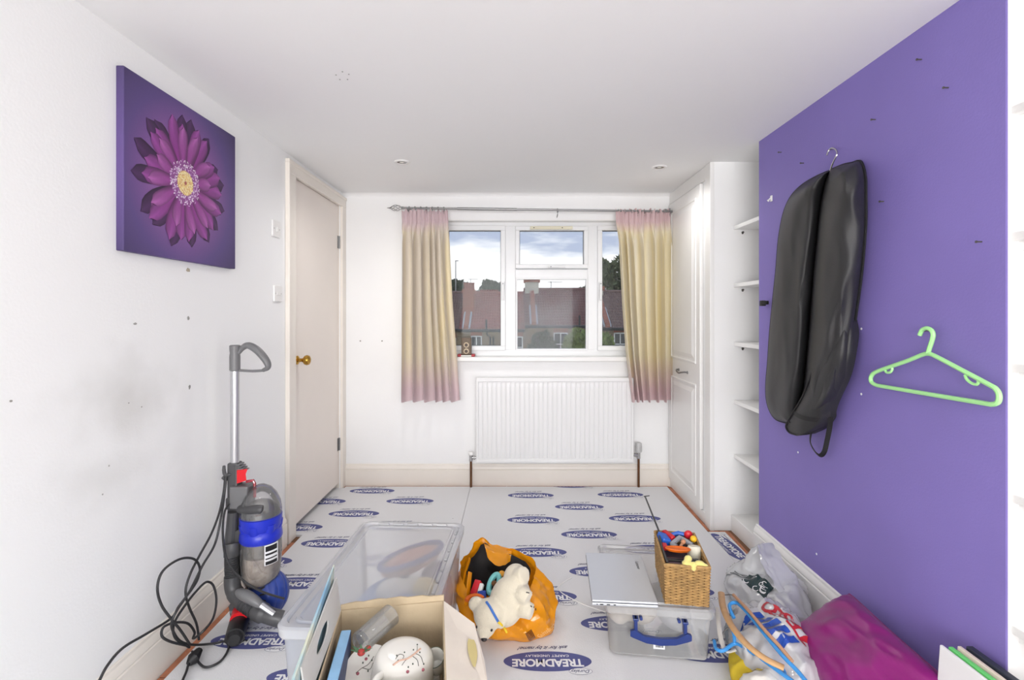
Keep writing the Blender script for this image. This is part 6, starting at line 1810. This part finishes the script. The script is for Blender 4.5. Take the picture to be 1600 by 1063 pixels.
# hangers, yellow cloth and paper bag between box and bags
yc = lump(Vector((.815, 1.70, 0)), .065, .11, .075, -20, 5, .012, 60, 20)
o = thing_mesh('yellow_cloth', yc, mat('yellow_cloth', (222, 194, 50), .7, var=.1, vscale=20), Vector((.815, 1.70, 0))); tag(o, 'yellow folded cloth under the blue hangers', 'cloth')
pbg = lump(Vector((.80, 1.545, 0)), .085, .105, .10, -30, 6, .014, 80, 26)
o = thing_mesh('paper_bag', pbg, mat('paper_white', (232, 230, 224), .6, var=.04, vscale=20), Vector((.80, 1.545, 0))); tag(o, 'crumpled white paper bag in front of the yellow cloth', 'bag')
pbo, pbv = o, bvh_of(pbg)
for k, (u0, v0, u1, v1, c) in enumerate(((1138, 1036, 1155, 1052, (150, 130, 60)), (1165, 1040, 1192, 1058, (206, 180, 70)), (1118, 1030, 1135, 1056, (120, 96, 80)))):
    st = MB(); a_, b_ = PZ(u0, v0, .09), PZ(u1, v1, .09); d = (b_-a_); n = Vector((-d.y, d.x, 0)).normalized()*.004; st.add([a_-n, b_-n, b_+n, a_+n], [(0, 1, 2, 3)])
    for v_ in st.v: v_.z = .5
    st = decal(st, pbv, (0, 0, -1), .003, .01)
    if st.f: st.build('print_stripe', mat('paper_stripe_%d' % k, c, .6), pbo, smooth=False)
WOODH = mat('hanger_wood', (202, 160, 112), .45, var=.12, vscale=30)
BLUEH = mat('hanger_blue_plastic', (64, 150, 222), .35)
HG = 'hangers lying on the bags'
def hz3(l): return cr([PZ(u, v, z) for u, v, z in l], 6)
hw = thing('wooden_hanger', 'curved light wooden coat hanger lying on the bag pile', 'hanger', PZ(1165, 1005, .17), HG)
q = MB(); q.tube(hz3([(1127, 927, .165), (1129, 945, .172), (1136, 965, .178), (1150, 988, .182), (1172, 1012, .18), (1198, 1031, .172), (1225, 1044, .165)]), .0105, 10, flat=(1.15, .6)); q.build('shoulder_bar', WOODH, hw)
q = MB(); q.tube(hz3([(1132, 930, .165), (1145, 930, .178), (1152, 936, .185)]), .0018, 6); q.build('wire', STEEL, hw)
hr = thing('trouser_hanger_rod', 'straight thin wooden hanger rod with copper tone on the striped bag', 'hanger rod', PZ(1190, 985, .18), HG)
q = MB(); q.tube(hz3([(1146, 930, .185), (1170, 955, .192), (1195, 985, .195), (1218, 1010, .19), (1238, 1034, .18)]), .0058, 8); q.build('rod', mat('rod_wood', (196, 150, 118), .5), hr)
h1 = thing('blue_hanger', 'blue plastic hanger lying beside the thin wooden rod', 'hanger', PZ(1185, 985, .16), HG)
q = MB(); q.tube(hz3([(1147, 966, .15), (1142, 956, .16), (1140, 946, .168), (1146, 942, .172), (1155, 945, .176), (1172, 963, .18), (1195, 992, .182), (1222, 1024, .178), (1245, 1048, .17), (1262, 1068, .165)]), .0062, 8); q.build('frame', BLUEH, h1)
h2 = thing('blue_hanger', 'blue plastic hanger lying across the yellow cloth', 'hanger', PZ(1160, 1012, .1), HG)
q = MB(); q.tube(hz3([(1116, 1002, .09), (1119, 1014, .09), (1130, 1017, .095), (1148, 1006, .105), (1165, 1014, .115), (1190, 1030, .125), (1215, 1048, .13), (1240, 1066, .13)]), .0062, 8); q.build('frame', BLUEH, h2)
q = MB(); q.tube(hz3([(1148, 1006, .105), (1147, 995, .12), (1145, 984, .13)]), .0058, 8); q.build('hook', BLUEH, h2)
q = MB(); q.tube(hz3([(1212, 1040, .128), (1224, 1046, .132), (1228, 1056, .13)]), .004, 6); q.build('strap_notch', BLUEH, h2)
hm = thing('metal_hanger', 'bent grey metal hanger hook next to the clear storage box', 'hanger', PZ(1130, 990, .06), HG)
q = MB(); q.tube(hz3([(1124, 1000, .06), (1130, 990, .09), (1135, 983, .11), (1146, 981, .115), (1152, 984, .11)]), .0026, 6); q.build('wire', STEEL, hm)
sb = MB(); a_ = hz3([(1121, 950, .12), (1123, 975, .11), (1127, 1000, .095), (1135, 1018, .09), (1150, 1016, .10)])
sb.tube(a_, .008, 8, flat=(1, .3)); o = thing_mesh('white_strap', sb, mat('strap_white', (226, 222, 214), .6), PZ(1127, 1000, .02)); tag(o, 'white fabric strap curling beside the clear storage box', 'strap')
bgc = lump(Vector((.868, 1.885, 0)), .055, .06, .12, 0, 12, .016, 60, 22)
o = thing_mesh('clear_bag', bgc, mat_clear('pale_blue_film', (214, 232, 242), .35, .12, .6, .4), Vector((.868, 1.885, 0))); tag(o, 'crinkled pale blue see-through bag inside the loop of the blue hanger', 'bag')
